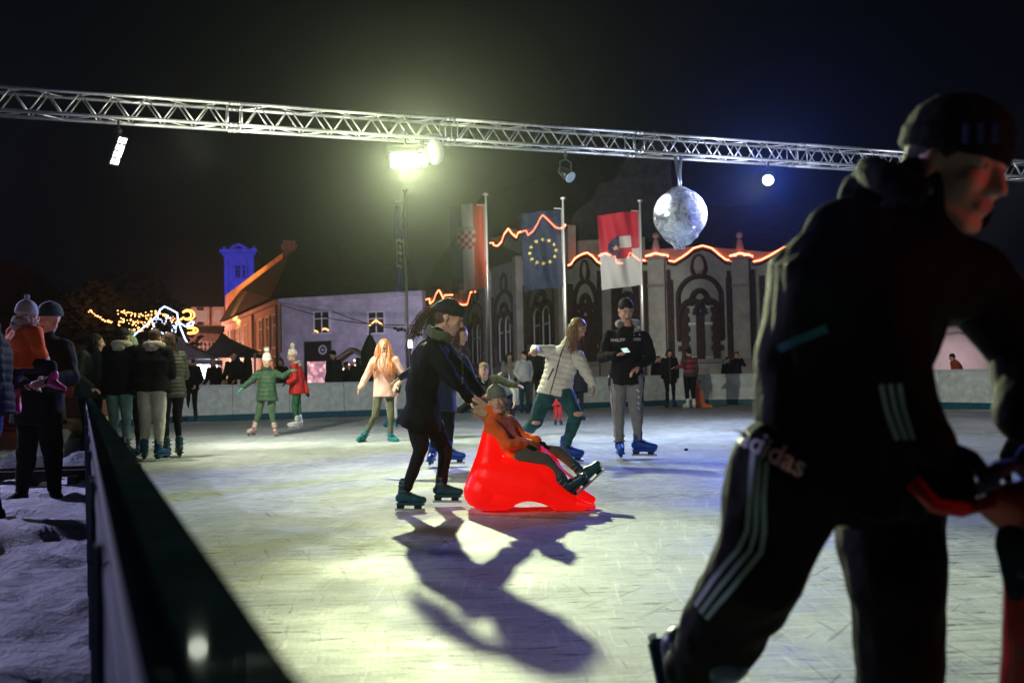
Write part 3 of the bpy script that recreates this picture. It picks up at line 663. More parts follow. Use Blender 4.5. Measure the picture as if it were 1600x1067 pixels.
# tall main block, its side receding to the left
D0, D1 = gnd(887, 61), gnd(727, 92)
prof2 = [(887, 352), (885, 356), (878, 358), (871, 356), (862, 347), (856, 341), (851, 337), (847, 342), (843, 351), (836, 362), (828, 368), (825, 361), (813, 364), (810, 372), (803, 366), (797, 358), (791, 366), (787, 378), (780, 385), (774, 384), (773, 380), (766, 381),
         (766, 396), (760, 386), (754, 376), (749, 374), (744, 379), (738, 391), (733, 398), (727, 400)]
ax2, nr2, pl2 = segwall(t, D0, D1, prof2)
HD = at(887, 352, 61).z
def onD(u): d = ray(u, 560); den = d.x*nr2.x+d.y*nr2.y; tt = (D0-CAM).dot(V((nr2.x, nr2.y, 0)))/den; w = CAM+d*tt; w.z = 0; return w
for u0, u1 in ((822, 880), (772, 812), (732, 762)):
    a_, b_ = onD(u0), onD(u1); c = (a_+b_)/2; gothic_bay(t, c, ax2, nr2, (a_-b_).length, HD-3.0, 2.2, True, False)
for u in (884, 817, 768, 729):
    c = onD(u); bm = NB(); box(bm, c+nr2*.25+Z*(HD*.47), 1.0, .55, HD*.94, ax2, nr2, .05); fin('pier', bm, wallmat('pier_stone', (.52, .51, .47)), t)
# front return of the tall block above the low wing
E1 = gnd(1018, 60.6)
bm = NB(); box(bm, (D0+E1)/2+V((0, 1.2, 0))+Z*HD*.46, (E1-D0).length, .5, HD*.92, ax, nr); fin('tall_block_front', bm, GREYST, t)
bm = NB(); prism(bm, [(0, HD*.92), (7.2, HD*.92), (6.9, HD+5.6), (6.0, HD+6.3), (5.2, HD+5.4), (4.6, HD+5.2), (3.4, HD+3.2), (2.4, HD+3.0), (1.6, HD+1.4), (.7, HD+1.2)], D0+V((0, 3.2, 0))+ax*.1, ax, Z, -1.2)
fin('stepped_gable', bm, mat('gable_dark_stone', (.045, .05, .06), .8, nscale=2, namt=.3), t)
bm = NB(); G0 = D0+V((0, 3.5, HD*.92)); vs = [bm.verts.new(x) for x in (G0, G0+V((7, 0, 0)), G0+V((5.5, 6, 8.0)), G0+V((-6, 26, 8.0)), G0+V((-12, 30, 0)), G0+V((7, 30, 0)))]
bm.faces.new((vs[0], vs[2], vs[3], vs[4])); bm.faces.new((vs[0], vs[1], vs[2])); bm.faces.new((vs[1], vs[5], vs[3], vs[2])); bm.faces.new((vs[4], vs[3], vs[5]))
fin('roof', bm, ROOFT, t)
bm = NB(); G0 = C0-nr*.6; G1 = C1-nr*.6; hz_ = Hc-1.0; vs = [bm.verts.new(x) for x in (G0+Z*hz_, G1+Z*hz_, G1-nr*9+Z*(hz_+4.8), G0-nr*9+Z*(hz_+4.8), G1-nr*18+Z*hz_, G0-nr*18+Z*hz_)]
bm.faces.new((vs[0], vs[1], vs[2], vs[3])); bm.faces.new((vs[3], vs[2], vs[4], vs[5])); bm.faces.new((vs[0], vs[3], vs[5])); bm.faces.new((vs[1], vs[4], vs[2])); fin('roof', bm, ROOFT, t)
# far low wing with small gables
F0, F1 = gnd(768, 84), gnd(655, 104)
prof3 = [(764, 443), (762, 455), (738, 457), (733, 476), (727, 477), (709, 474), (709, 461), (697, 462), (695, 468), (690, 457), (688, 453), (684, 459), (680, 470), (674, 475), (673, 467), (663, 470), (661, 476)]
segwall(t, F0, F1, prof3)
lamp('town_hall_wash', 'SPOT', V((0, 30, 6.5)), V((7, 60, 4.5)), 12000, (.76, .76, .68), .6, 55, .8)
# --- flagpoles and flags --------------------------------------------------------
POLE = mat('flagpole_metal', (.55, .55, .55), .35, .6)
def flag(label, kind, uL, uR, vT, vB, Y, slant=0, topdrop=8):
    t_w = lambda u, v: at(u, v, Y)
    n, m_ = 26, 44
    me = bpy.data.meshes.new('hanging_flag'); vs = []; fs = []; mi = []
    mats = {}
    order = []
    def M(c, nm):
        if nm not in mats:
            mm = bpy.data.materials.new('flag_'+nm); mm.use_nodes = True; nt = mm.node_tree; b = nt.nodes['Principled BSDF']; b.inputs['Base Color'].default_value = (*c, 1); b.inputs['Roughness'].default_value = .8
            tr = nt.nodes.new('ShaderNodeBsdfTranslucent'); tr.inputs[0].default_value = (*c, 1); tp = nt.nodes.new('ShaderNodeBsdfTransparent'); mx = nt.nodes.new('ShaderNodeMixShader'); mx.inputs[0].default_value = .5
            m2 = nt.nodes.new('ShaderNodeMixShader'); m2.inputs[0].default_value = .35
            nt.links.new(b.outputs[0], mx.inputs[1]); nt.links.new(tr.outputs[0], mx.inputs[2]); nt.links.new(mx.outputs[0], m2.inputs[1]); nt.links.new(tp.outputs[0], m2.inputs[2]); nt.links.new(m2.outputs[0], nt.nodes['Material Output'].inputs['Surface'])
            mats[nm] = len(order); order.append(mm)
        return mats[nm]
    cw = lambda x, y: kind(x, y, M)
    n, m_ = (64, 110)
    for j in range(m_+1):
        y = j/m_
        for i in range(n+1):
            x = i/n; u = uL+(uR-uL)*x+slant*y; v = vT+(vB-vT)*y-topdrop*x
            p = at(u, v, Y); p.y += .09*math.sin(x*9+y*2)+.05*math.sin(x*17-y*5); vs.append(p)
    for j in range(m_):
        for i in range(n):
            fs.append((j*(n+1)+i, j*(n+1)+i+1, (j+1)*(n+1)+i+1, (j+1)*(n+1)+i)); mi.append(cw((i+.5)/n, (j+.5)/m_))
    c = at((uL+uR)/2, vT, Y)
    me.from_pydata([v-c for v in vs], [], fs)
    for mm in order: me.materials.append(mm)
    me.polygons.foreach_set('material_index', mi); me.polygons.foreach_set('use_smooth', [True]*len(mi))
    o = bpy.data.objects.new('hanging_flag', me); o.location = c; COL.objects.link(o); tag(o, label, 'flag', 'flags in front of the town hall')
FB = (.03, .06, .20); FW = (.62, .62, .62); FR = (.62, .09, .04); FREDW = (.58, .02, .05)
def star(x, y, cx, cy, r, asp):
    dx, dy = (x-cx)*asp, (y-cy); rr = math.hypot(dx, dy)
    if rr > r: return False
    a = (math.atan2(dx, -dy)) % (2*math.pi/5); a = abs(a-math.pi/5); a = math.pi/5-a
    k = .42; return rr*(math.cos(a)+math.sin(a)*(1-k*math.cos(math.pi/5))/(k*math.sin(math.pi/5))) < r
def k_croat(x, y, M):
    # shield of red and white checks beneath a small crown, centre of the flag
    sx, sy = (x-.46)/.26, (y-.42)/.115
    if abs(sx) < 1 and -1 < sy < 1-.55*sx*sx:
        return M((.6, .10, .07), 'check_red') if (int((sx+1)*2.5)+int((sy+1)*2.5)) % 2 else M(FW, 'white')
    if abs(sx) < .9 and -1.35 < sy < -1.05: return M((.2, .35, .6), 'crown_blue') if int((sx+1)*6) % 2 else M((.6, .5, .2), 'crown_gold')
    return M(FB, 'blue') if x < .34 else (M(FW, 'white') if x < .66 else M(FR, 'red'))
def k_eu(x, y, M):
    for k in range(12):
        a = k*math.pi/6
        if star(x, y, .52+.33*math.cos(a), .52+.33*math.sin(a)*.47, .030, .48): return M((.75, .62, .15), 'yellow')
    return M((.010, .018, .055), 'deep_blue')
def k_town(x, y, M):
    cx, cy = .55, .50
    sx, sy = (x-.50)/.30, (y-.47)/.15
    if abs(sx) < 1 and -1 < sy < 1:
        if sx < .02 and (sx*sx+sy*sy < 1):
            if star(x, y, .40, .47, .045, .42): return M((.75, .35, .15), 'star')
            return M((.02, .03, .09), 'navy')
        if sx > .02 and sy < 1-.25*sx*sx: return (M(FW, 'white') if (sy < 0) else M(FREDW, 'red'))
    return M(FREDW, 'red') if y < .50 else M(FW, 'white')
def k_blue(x, y, M):
    # pale rounded letter shapes and two yellow-green dots, edge-on
    sx = x; 
    if .38 < y < .72 and .12 < sx < .92:
        fx_ = (sx-.12)/.8; fy = (y-.38)/.34
        if star: pass
        if (fy < .12 and fx_ > .2) or fx_ < .2 or (.42 < fy < .55 and fx_ < .75) or (fy > .9 and fx_ < .8) or (fx_ > .85 and fy < .5): return M(FW, 'white')
        if (fx_-.55)**2*.3+(fy-.27)**2 < .006 or (fx_-.6)**2*.3+(fy-.72)**2 < .007: return M((.5, .55, .05), 'lime')
    return M((.02, .09, .55), 'royal_blue')
flag('narrow blue flag hanging edge on with a pale letter emblem, leftmost of the four', k_blue, 617, 632, 322, 455, 35, 0, -2)
flag('blue, white and red flag with a checked shield hanging vertically', k_croat, 702, 757, 322, 455, 36.5, 4, 5)
flag('dark blue flag with a ring of yellow stars', k_eu, 813, 875, 334, 455, 38, 6, 7)
flag('flag with red upper half, white lower half and a shield with a star', k_town, 933, 996, 337, 453, 39.5, 8, 8)
for u, vt_, Y, lab in ((635, 300, 35, 'leftmost metal flagpole right of the blue edge on flag'), (762, 306, 36.5, 'metal flagpole right of the checked shield flag'), (883, 312, 38, 'metal flagpole right of the flag with stars'), (1004, 316, 39.5, 'metal flagpole right of the red and white flag')):
    p = at(u+2, 560, Y); p.z = 0; tp = at(u, vt_, Y).z
    t = thing('flagpole', lab, 'flagpole', p, 'flagpoles in front of the town hall')
    bm = NB(); tube(bm, [p, p+Z*tp*.5, p+Z*tp], .062, 10, .62); fin('pole', bm, POLE, t, True)
    bm = NB(); ball(bm, p+Z*(tp+.05), 0, V((1, 0, 0)), V((0, 1, 0)), (.11, .11, .06)); fin('finial', bm, POLE, t, True)
    bm = NB(); tube(bm, [p+Z*(tp-.35)+V((-.05, 0, 0)), p+Z*(tp-.33)+V((-.35, 0, 0))], .018); tube(bm, [p+V((-.07, -.03, tp-.35)), p+V((-.08, -.03, 1.2))], .008, 4); fin('halyard', bm, POLE, t)
# --- market: stalls, tents, tree with lights ---------------------------------------
TENTW = mat('white_tent_canvas', (.65, .65, .68), .7, nscale=3, namt=.05); TENTD = mat('dark_tent_canvas', (.02, .02, .025), .7)
def tent(label, u0, u1, vtop, veave, Y, m, under=None, glow=None, pw=1):
    a, b = at(u0, veave, Y), at(u1, veave, Y); ap = at((u0+u1)/2, vtop, Y+2.2); W = (b-a).length
    t = thing('market_tent', label, 'tent', V((ap.x, ap.y, 0)))
    bm = NB(); c = [a, b, b+V((0, W*.8, 0)), a+V((0, W*.8, 0))]; ap = V((ap.x, a.y+W*.4, ap.z)); n = 10; ring_ = []
    av = bm.verts.new(ap); prev = None; rows = []
    for k in range(1, 6):
        f = k/5; zz = ap.z+(a.z-ap.z)*(f**.72); row = []
        for i in range(4):
            for j in range(4):
                p = c[i].lerp(c[(i+1) % 4], j/4); q = ap.lerp(p, f); row.append(bm.verts.new((q.x, q.y, zz)))
        rows.append(row)
    for i in range(16): bm.faces.new((av, rows[0][i], rows[0][(i+1) % 16]))
    for r0_, r1_ in zip(rows, rows[1:]):
        for i in range(16): bm.faces.new((r0_[i], r1_[i], r1_[(i+1) % 16], r0_[(i+1) % 16]))
    fin('canopy', bm, m, t)
    bm = NB()
    for i in range(4): 
        p, q = c[i], c[(i+1) % 4]; box(bm, (p+q)/2-Z*.1, (q-p).length, .03, .22, (q-p).normalized(), (q-p).normalized().cross(Z))
    fin('valance', bm, m, t)
    for p in c: bm = NB(); tube(bm, [V((p.x, p.y, 0)), p], .05); fin('tent_pole', bm, POLE, t)
    if under:
        bm = NB(); box(bm, (c[0]+c[1])/2*V((1, 1, 0))+V((0, .5, .6)), W*.86, .8, 1.1); fin('counter', bm, under, t)
        bm = NB(); box(bm, (c[2]+c[3])/2*V((1, 1, 0))+V((0, -.3, (a.z)/2)), W*.9, .06, a.z); fin('back_wall', bm, under, t)
    if glow: lamp('tent_glow', 'POINT', (a+b)/2+V((0, W*.35, -.5)), (0, 0, 0), glow[0], glow[1], .3, parent=t)
    return t
tent('white lit market tent with a pointed canopy behind the woman in the beanie', 262, 330, 530, 562, 42, TENTW, TENTW, (260, (.9, .85, 1)))
tent('dark canopy market tent with lit underside left of the orange house', 318, 398, 520, 552, 46, TENTD, wallmat('stall_wood', (.3, .18, .1)), (260, (1, .7, .8)))
tent('dark market tent behind the huddled group', 232, 318, 515, 556, 50, TENTD, wallmat('stall_wood', (.3, .18, .1)), (200, (1, .4, .25)))
lamp('canopy_front_light', 'SPOT', at(310, 575, 30), at(300, 545, 43), 260, (.8, .8, 1), .3, 50, .8)
# stall with planks and glowing red front behind the near boards on the left
p = at(118, 590, 23); p.z = 0
t = thing('market_stall', 'wooden market stall with red glowing front left of the huddled group', 'stall', p)
wd = mat('rough_planks', (.20, .10, .05), .8, nscale=4, namt=.3, bump=.5, bscale=12)
p = p-V((1.1, 0, 0)); bm = NB(); box(bm, p+V((-.6, 1.5, 1.82)), 4.2, 2.6, .12); box(bm, p+V((-.6, .15, 1.68)), 4.2, .06, .34); fin('stall_roof', bm, wd, t)
bm = NB(); box(bm, p+V((-.6, .3, .35)), 4.0, .3, .7); fin('stall_counter', bm, mat('red_paint', (.35, .05, .03), .6, nscale=6, namt=.3), t)
bm = NB(); box(bm, p+V((-.6, 2.7, .95)), 4.0, .06, 1.7); fin('back_wall', bm, wallmat('stall_back', (.7, .35, .28)), t)
for s in (-2.6, 1.4):
    bm = NB(); box(bm, p+V((s, .2, .9)), .1, .1, 1.75); fin('post', bm, wd, t)
lamp('stall_glow', 'POINT', p+V((0, 1.4, 1.4)), (0, 0, 0), 26, (1, .24, .14), .2, parent=t)
# gingerbread stall with lights behind the boards
p = at(548, 592, 40); p.z = 0
t = thing('market_hut', 'small pale gabled market hut with lights left of the girl in pink', 'stall', p)
bm = NB(); box(bm, p+V((0, .8, .85)), 1.3, 1.4, 1.7); fin('hut_wall', bm, wallmat('hut_wall_pink', (.6, .4, .45)), t)
bm = NB(); prism(bm, [(-.9, 1.55), (0, 2.15), (.9, 1.55), (.9, 1.65), (0, 2.28), (-.9, 1.65)], p+V((0, -.1, 0)), V((1, 0, 0)), Z, -1.8); fin('hut_roof', bm, mat('hut_white', (.7, .6, .6), .7), t)
bm = NB()
for i in range(26): ball(bm, p+V((random.uniform(-.5, .5), .07, random.uniform(.8, 1.75))), random.uniform(.02, .05), sub=1)
fin('fairy_lights', bm, emis('hut_lights', (1, .7, .7), 5), t)
# low market booth right of the foreground man's arm: pale dome tent
p = at(1525, 580, 30); p.z = 0
t = thing('dome_tent', 'pale pinkish dome tent seen under the arm of the foreground man', 'tent', p)
bm = NB(); ball(bm, p+V((0, 2.5, .3)), 0, V((1, 0, 0)), V((0, 1, 0)), (1.9, 2.0, 2.1), 4); bmesh.ops.bisect_plane(bm, geom=bm.verts[:]+bm.edges[:]+bm.faces[:], plane_co=(0, 0, 0.0), plane_no=(0, 0, -1), clear_outer=True); fin('tent_shell', bm, mat('tent_pink_white', (.75, .62, .64), .7, nscale=1.2, namt=.08), t, True)
bm = NB(); tube(bm, [p+V((1.9*math.cos(a*math.pi/12), 0.9, .1+2.0*math.sin(a*math.pi/12))) for a in range(13)], .03); fin('tent_rib', bm, POLE, t)
bm = NB(); box(bm, p+V((.8, -.2, .98)), .55, .3, .24); fin('speaker_box', bm, BLK, t)
lamp('dome_glow', 'POINT', p+V((-.4, -1.6, 2.3)), (0, 0, 0), 130, (1, .80, .85), .3)
# dark pines / bare tree with fairy lights
BARK = mat('tree_bark', (.03, .022, .018), .9); LEAF = mat('dark_foliage', (.012, .02, .012), .9)
def crown(bm, c, rx, rz, n, leaf=.18):
    for i in range(n):
        while True:
            d = V((random.uniform(-1, 1), random.uniform(-1, 1), random.uniform(-1, 1)))
            if d.length < 1 and noise.noise(d*2.3+V(c)) > -.18: break
        p = c+V((d.x*rx, d.y*rx, d.z*rz)); a = V((random.gauss(0, 1), random.gauss(0, 1), random.gauss(0, 1))).normalized(); b, e = perp2(a); s = leaf*random.uniform(.6, 1.4)
        bm.faces.new([bm.verts.new(p+b*s), bm.verts.new(p+e*s*.5), bm.verts.new(p-b*s), bm.verts.new(p-e*s*.5)])
def tree(label, u, Y, vtop, rx, n=2600):
    p = at(u, 590, Y); p.z = 0; h = at(u, vtop, Y).z; t = thing('tree', label, 'tree', p, 'trees around the market')
    bm = NB(); tube(bm, [p, p+V((.1, 0, h*.4)), p+V((-.1, .1, h*.85))], .22, 8, .3)
    for i in range(9):
        a = i*2.4; z0 = h*(.3+.05*i); tube(bm, [p+Z*z0, p+V((math.cos(a)*rx*.5, math.sin(a)*rx*.5, z0+h*.14)), p+V((math.cos(a)*rx*.85, math.sin(a)*rx*.8, z0+h*.2))], .07, 5, .2)
    fin('trunk', bm, BARK, t); bm = NB(); crown(bm, p+Z*(h*.62), rx, h*.4, n); fin('crown', bm, LEAF, t)
    return t, p, h
tree('bushy dark tree left of the fairy lights', 150, 56, 440, 2.6); tree('dark tree behind the strings of fairy lights', 232, 58, 462, 3.0); tree('dark tree beside the blue star light outline', 200, 66, 425, 3.4)
def bulbs(name, label, pts_, m, r=.032, wire=True):
    c = pts_[0]; t = thing(name, label, 'string lights', c)
    bm = NB(); ball(bm, V((0, 0, 0)), r, sub=1); b0 = fin('bulb', bm, m, t, world=False); b0.location = pts_[0]-c
    for q in pts_[1:]: o = b0.copy(); COL.objects.link(o); o.parent = t; o.location = q-c; o.scale = [random.uniform(.6, 1.3)]*3
    if wire:
        bm = NB(); tube(bm, pts_, .008, 3); fin('wire', bm, BLK, t)
warm = emis('warm_bulb', (1, .42, .12), 9); cool = emis('cool_rope', (.55, .68, 1), 5)
def along(uv, n, Y, jit=2.0):
    out = []
    for i in range(n):
        f = i/(n-1)*(len(uv)-1); k = min(int(f), len(uv)-2); g = f-k; u = uv[k][0]*(1-g)+uv[k+1][0]*g; v = uv[k][1]*(1-g)+uv[k+1][1]*g
        out.append(at(u+random.uniform(-jit, jit), v+random.uniform(-jit, jit), Y+random.uniform(-.6, .6)))
    return out
bulbs('fairy_lights', 'cluster of warm fairy lights at the far left of the tree', along([(136, 488), (142, 486), (150, 492), (158, 498), (168, 502), (174, 503)], 26, 54, 1.6), warm)
bulbs('fairy_lights', 'warm fairy lights along the top of the tree', along([(186, 487), (200, 490), (215, 492), (232, 490), (250, 488), (262, 497), (276, 501)], 60, 54, 3.4), warm)
bulbs('fairy_lights', 'warm fairy lights hanging low in the tree beside the blue outline', along([(200, 519), (216, 514), (230, 512), (238, 500), (222, 503), (210, 506), (194, 500), (188, 505)], 60, 54, 4.5), warm)
bulbs('fairy_lights', 'cool white fairy lights hanging in strands inside the blue outline', along([(232, 532), (240, 510), (246, 495), (258, 507), (262, 490), (274, 520), (276, 505), (266, 520), (250, 520)], 48, 53, 1.4), emis('cool_bulb', (.5, .65, 1), 7))
for uv, lab in (([(205, 527), (230, 507), (246, 493), (250, 484), (257, 479), (262, 481), (277, 489), (278, 501), (281, 509), (284, 517), (289, 529), (295, 540)], 'pale blue rope light bent into a mountain shaped outline'), ([(277, 502), (290, 510), (301, 508), (303, 503), (300, 502), (292, 507)], 'small pale blue loop of rope light right of the mountain shaped outline')):
    pp = [at(u, v, 52.5) for u, v in uv]; t = thing('rope_light_figure', lab, 'light figure', pp[0])
    bm = NB(); tube(bm, pp, .032, 6); fin('glowing_tube', bm, cool, t)
for k, (cu, cv, ru, rv, lab) in enumerate(((294, 492, 10, 8, 'warm curled rope light shaped like a crescent'), (300, 514, 9, 4, 'low row of warm curled rope light right of the crescent'))):
    t = thing('curled_rope_light', lab, 'light figure', at(cu, cv, 51.5))
    for q in range(2):
        pp = [at(cu+(ru-q*3)*math.cos(a*.42-2.6)-q*2, cv-(rv-q*2)*math.sin(a*.42-2.6)*(-1)+(a*.35 if k else 0), 51.5) for a in range(13)] + ([at(cu-20, cv+12, 51.5)] if not k else [])
        bm = NB(); tube(bm, pp, .03, 6); fin('glowing_tube', bm, emis('warm_rope', (1, .38, .08), 6), t)
# string of flags/bulbs by the flagpole, banner on the violet house, white lamp
bulbs('pennant_string', 'string of small dark pennants in front of the violet house wall', [at(617+i*5.2, 513+i*1.3+1.2*math.sin(i*2), 33) for i in range(9)], BLK, .06)
for q, lab in (((441, 477, 68, 660, 508, 60), 'upper dark cable strung across the violet house'), ((520, 487, 62, 700, 512, 50), 'lower dark cable strung across the violet house')):
    bm = NB(); a, b = at(q[0], q[1], q[2]), at(q[3], q[4], q[5]); tube(bm, [a.lerp(b, i/10)-Z*.9*math.sin(i/10*math.pi)*.5 for i in range(11)], .03, 4)
    o = fin('overhead_cable', bm, BLK); tag(o, lab, 'cable')
wl = at(641, 537, 33.5); t = thing('lantern', 'white glowing cylinder lantern beside the leftmost flagpole', 'lantern', V((wl.x, wl.y, 0)))
bm = NB(); tube(bm, [wl-Z*.14, wl+Z*.14], .075, 12); fin('lantern_glass', bm, emis('lantern_emit', (1, 1, .92), 5), t); bm = NB(); tube(bm, [V((wl.x, wl.y, 0)), wl-Z*.14], .03); tube(bm, [wl+Z*.14, wl+Z*.18], .09, 12); fin('lantern_post', bm, BLK, t)
# closed parasols
for u, v0, v1, Y, w_, lab in ((579, 524, 592, 31, .34, 'tall closed dark parasol behind the girl in pink'), (372, 556, 592, 38, .22, 'closed dark parasol left of the girl in green'), (387, 548, 592, 40, .22, 'closed dark parasol against the orange house, just left of the girl in green')):
    p = at(u, 590, Y); p.z = 0; h = at(u, v0, Y).z; t = thing('closed_parasol', lab, 'parasol', p, 'closed parasols beyond the boards')
    bm = NB(); rings(bm, [(p+Z*(.5), V((w_*.45, 0, 0)), V((0, w_*.45, 0))), (p+Z*(h*.45), V((w_, 0, 0)), V((0, w_, 0))), (p+Z*(h*.8), V((w_*.85, 0, 0)), V((0, w_*.85, 0))), (p+Z*h, V((w_*.2, 0, 0)), V((0, w_*.2, 0)))], 12); fin('folded_canopy', bm, mat('parasol_canvas', (.02, .025, .03), .8, nscale=5), t, True)
    bm = NB(); tube(bm, [p, p+Z*(h+.12)], .035); box(bm, p+Z*.06, .6, .6, .12); fin('pole_and_base', bm, BLK, t)
# --- snow yard bits -------------------------------------------------------------------
p = atz(85, 760, 0)
t = thing('wooden_pallet', 'low dark timber frame lying in the snow behind the legs of the man', 'pallet', p)
bm = NB()
for k in range(2): box(bm, p+V((0, -.1+k*.45, .13)), 1.3, .09, .06, V((1, .12, 0)), V((-.12, 1, 0)))
for k in range(4): box(bm, p+V((-.55+k*.38, .12, .06)), .09, .6, .1, V((1, .12, 0)), V((-.12, 1, 0)))
box(bm, p+V((.42, .1, .28)), .06, .06, .35); box(bm, p+V((.45, .1, .42)), .35, .05, .05); fin('timber', bm, mat('dark_timber', (.02, .015, .012), .8), t)
pc = atz(128, 712, 0)
cm = [mat('crate_red', (.45, .05, .03), .5, nscale=8), mat('crate_cardboard', (.38, .26, .12), .8, nscale=5), mat('crate_dark', (.10, .03, .02), .6)]
labs = ['red drink crate at the bottom of the stack left of the rink boards', 'brown cardboard box on the red crate left of the boards', 'dark red crate third in the stack left of the boards', 'red crate at the top of the stack left of the boards']
for k, (m_, hh) in enumerate(((cm[0], .24), (cm[1], .24), (cm[2], .26), (cm[0], .26))):
    z0 = sum((.24, .24, .26, .26)[:k])+.04; c = pc+V((-.25+.03*k, .3, z0+hh/2))
    t = thing('stacked_crate', labs[k], 'crate', c-Z*hh/2, 'crates stacked beside the boards')
    bm = NB(); box(bm, c, .78, .5, hh-.01, bev=.012); fin('crate_body', bm, m_, t)
    bm = NB(); 
    for z in (.3, -.3): box(bm, c+V((0, -.255, z*hh)), .74, .014, .03)
    for x in (-.25, 0, .25): box(bm, c+V((x, -.256, 0)), .03, .012, hh*.6)
    fin('crate_ribs', bm, m_, t)
# rough heaps of snow and low plinths
for k, (u, v, r, lab) in enumerate(((60, 735, .35, 'rounded heap of dirty snow between the legs of the man'), (112, 712, .38, 'heap of snow in front of the crate stack'), (128, 742, .25, 'small snow lump beside the near boards'))):
    c = atz(u, v, 0); bm = NB(); ball(bm, c, 0, V((1, 0, 0)), V((0, 1, 0)), (r*1.3, r, r*.8), 4)
    for vv in bm.verts: vv.co += (vv.co-c).normalized()*(noise.fractal(vv.co*4, 1, 2, 4)*r*.35)
    tag(fin('snow_heap', bm, SN, None, True), lab, 'snow heap')
# ================================================================== PEOPLE
def basis(F, U):
    F = F.normalized(); U = (U-F*U.dot(F)).normalized(); S = F.cross(U); return F, U, S    # S = person's right
def el(bm, c, a, b, ra, rb, rc, sub=2): ball(bm, c, 0, a, b, (ra, rb, rc), sub)
def head_shapes(bm, c, F, U, S, k):
    P = lambda s, f, u: c + (S*s + F*f + U*u)*k
    def E(p, rs, rf, ru): ball(bm, p, 0, S, F, (rs*k, rf*k, ru*k), 3)
    E(P(0, -.010, .030), .076, .096, .088); E(P(0, .028, -.030), .060, .066, .080)
    ball(bm, P(0, .066, -.098), .023*k)
    for s in (-1, 1):
        cone(bm, P(s*.012, .066, -.098), P(s*.058, .0, -.060), .022*k, .024*k); ball(bm, P(s*.036, .066, -.022), .024*k)
        ball(bm, P(s*.031, .074, .012), .0155*k); E(P(s*.078, -.004, -.008), .010, .018, .030)
        cone(bm, P(s*.010, .088, .032), P(s*.046, .074, .030), .011*k, .009*k)
    cone(bm, P(0, .090, .018), P(0, .114, -.026), .008*k, .012*k); 
    for s in (-1, 1): ball(bm, P(s*.011, .100, -.030), .009*k)
    cone(bm, P(-.018, .088, -.056), P(.018, .088, -.056), .009*k, .009*k); cone(bm, P(-.015, .085, -.068), P(.015, .085, -.068), .009*k, .009*k)
def finger(bm, p, d, up, L, r, curl):
    """three-bone finger bending towards -up"""
    cur = V(p); dd = V(d)
    ax_ = dd.cross(up).normalized()
    for i, f in enumerate((.45, .32, .23)):
        dd = Matrix.Rotation(-curl*(1, 1.1, .8)[i], 3, ax_) @ dd; q = cur + dd*L*f
        cone(bm, cur, q, r*(1-.10*i), r*(.93-.10*i), 8); cur = q
def hand(bm, w, d, up, k, curl=.35, side=1, g=1.0):
    """w wrist, d direction of the fingers, up = back of the hand, side = which way the thumb leaves"""
    d = d.normalized(); up = (up-d*up.dot(d)).normalized(); s = d.cross(up)*side
    pc = w+d*.050*k
    for x in (-.028, -.010, .010, .028): cone(bm, w+s*x*.6*k+d*.005*k, w+s*x*k+d*(.088-abs(x)*.3)*k, .014*k*g, .0125*k*g, 8)
    for x, L, e in ((.029, .070, .086), (.010, .080, .092), (-.010, .075, .090), (-.028, .058, .080)):
        finger(bm, w+s*x*k+d*e*k, d+s*x*2, up, L*k, .0088*k*g, curl*(1+.15*abs(x)*20*.5))
    t0 = w+s*.026*k+d*.022*k; td = (s*.75+d*.65-up*.25).normalized(); t1 = t0+td*.038*k; t2 = t1+(td*.5+d*.75-up*.25*(1+curl)).normalized()*.030*k; t3 = t2+(d*.8-up*.45*curl*2-s*.2).normalized()*.024*k
    cone(bm, t0, t1, .014*k*g, .0115*k*g, 8); cone(bm, t1, t2, .0112*k*g, .010*k*g, 8); cone(bm, t2, t3, .010*k*g, .008*k*g, 8)
def skate_shape(root, kind, mt, ank, toe, up, k, blade=True, vox=.008):
    toe = toe.normalized(); up = (up-toe*up.dot(toe)).normalized(); sd = toe.cross(up)
    nm = {'skate': 'ice_skate', 'boot': 'boot'}[kind]
    bm = NB(); P = lambda x, z, y=0: ank + (toe*x + up*z + sd*y)*k
    top = .095 if kind == 'skate' else .06
    g = 1.12 if kind == 'skate' else 1
    cone(bm, P(-.012, .0), P(-.004, top), .046*k*g, .047*k*g, 14); cone(bm, P(-.045, -.045), P(.0, -.04), .040*k*g, .046*k*g, 12)
    cone(bm, P(0, -.03), P(.12, -.055), .050*k*g, .036*k*g, 12); cone(bm, P(.06, -.058), P(.165, -.062), .040*k*g, .034*k*g, 12); cone(bm, P(.11, -.058), P(.18, -.062), .042*k*g, .030*k*g, 12)
    o = remesh(nm, bm, mt, root, vox, 1)
    bm = NB(); box(bm, P(.06, -.10), .265*k, .085*k, .026*k, toe, sd, .008*k); fin('sole', bm, RUBBER if kind == 'boot' else mt, o)
    if kind == 'skate':
        bm = NB()
        bm.free()
        for x in (-.035, .13): bm = NB(); box(bm, P(x, -.128), .07*k, .026*k, .038*k, toe, sd, .004*k); fin('blade_holder', bm, RUBBER if mt.name != 'skate_white' else mt, o)
        bm = NB(); box(bm, P(.055, -.153), .285*k, .006*k, .026*k, toe, sd); fin('blade', bm, STEEL, o)
        for z in (.075, .02):
            bm = NB(); tube(bm, [P(-.03+.060*math.cos(a), z, .060*math.sin(a)) for a in np.linspace(-1.9, 1.9, 9)], .009*k, 5); fin('buckle_strap', bm, STRAP, o)
        bm = NB(); box(bm, P(.05, -.005), .06*k, .09*k, .03*k, (toe-up*.35).normalized(), sd, .01*k); fin('buckle_pad', bm, RUBBER, o)
    return o
STRAP = mat('buckle_strap_grey', (.12, .13, .15), .4)
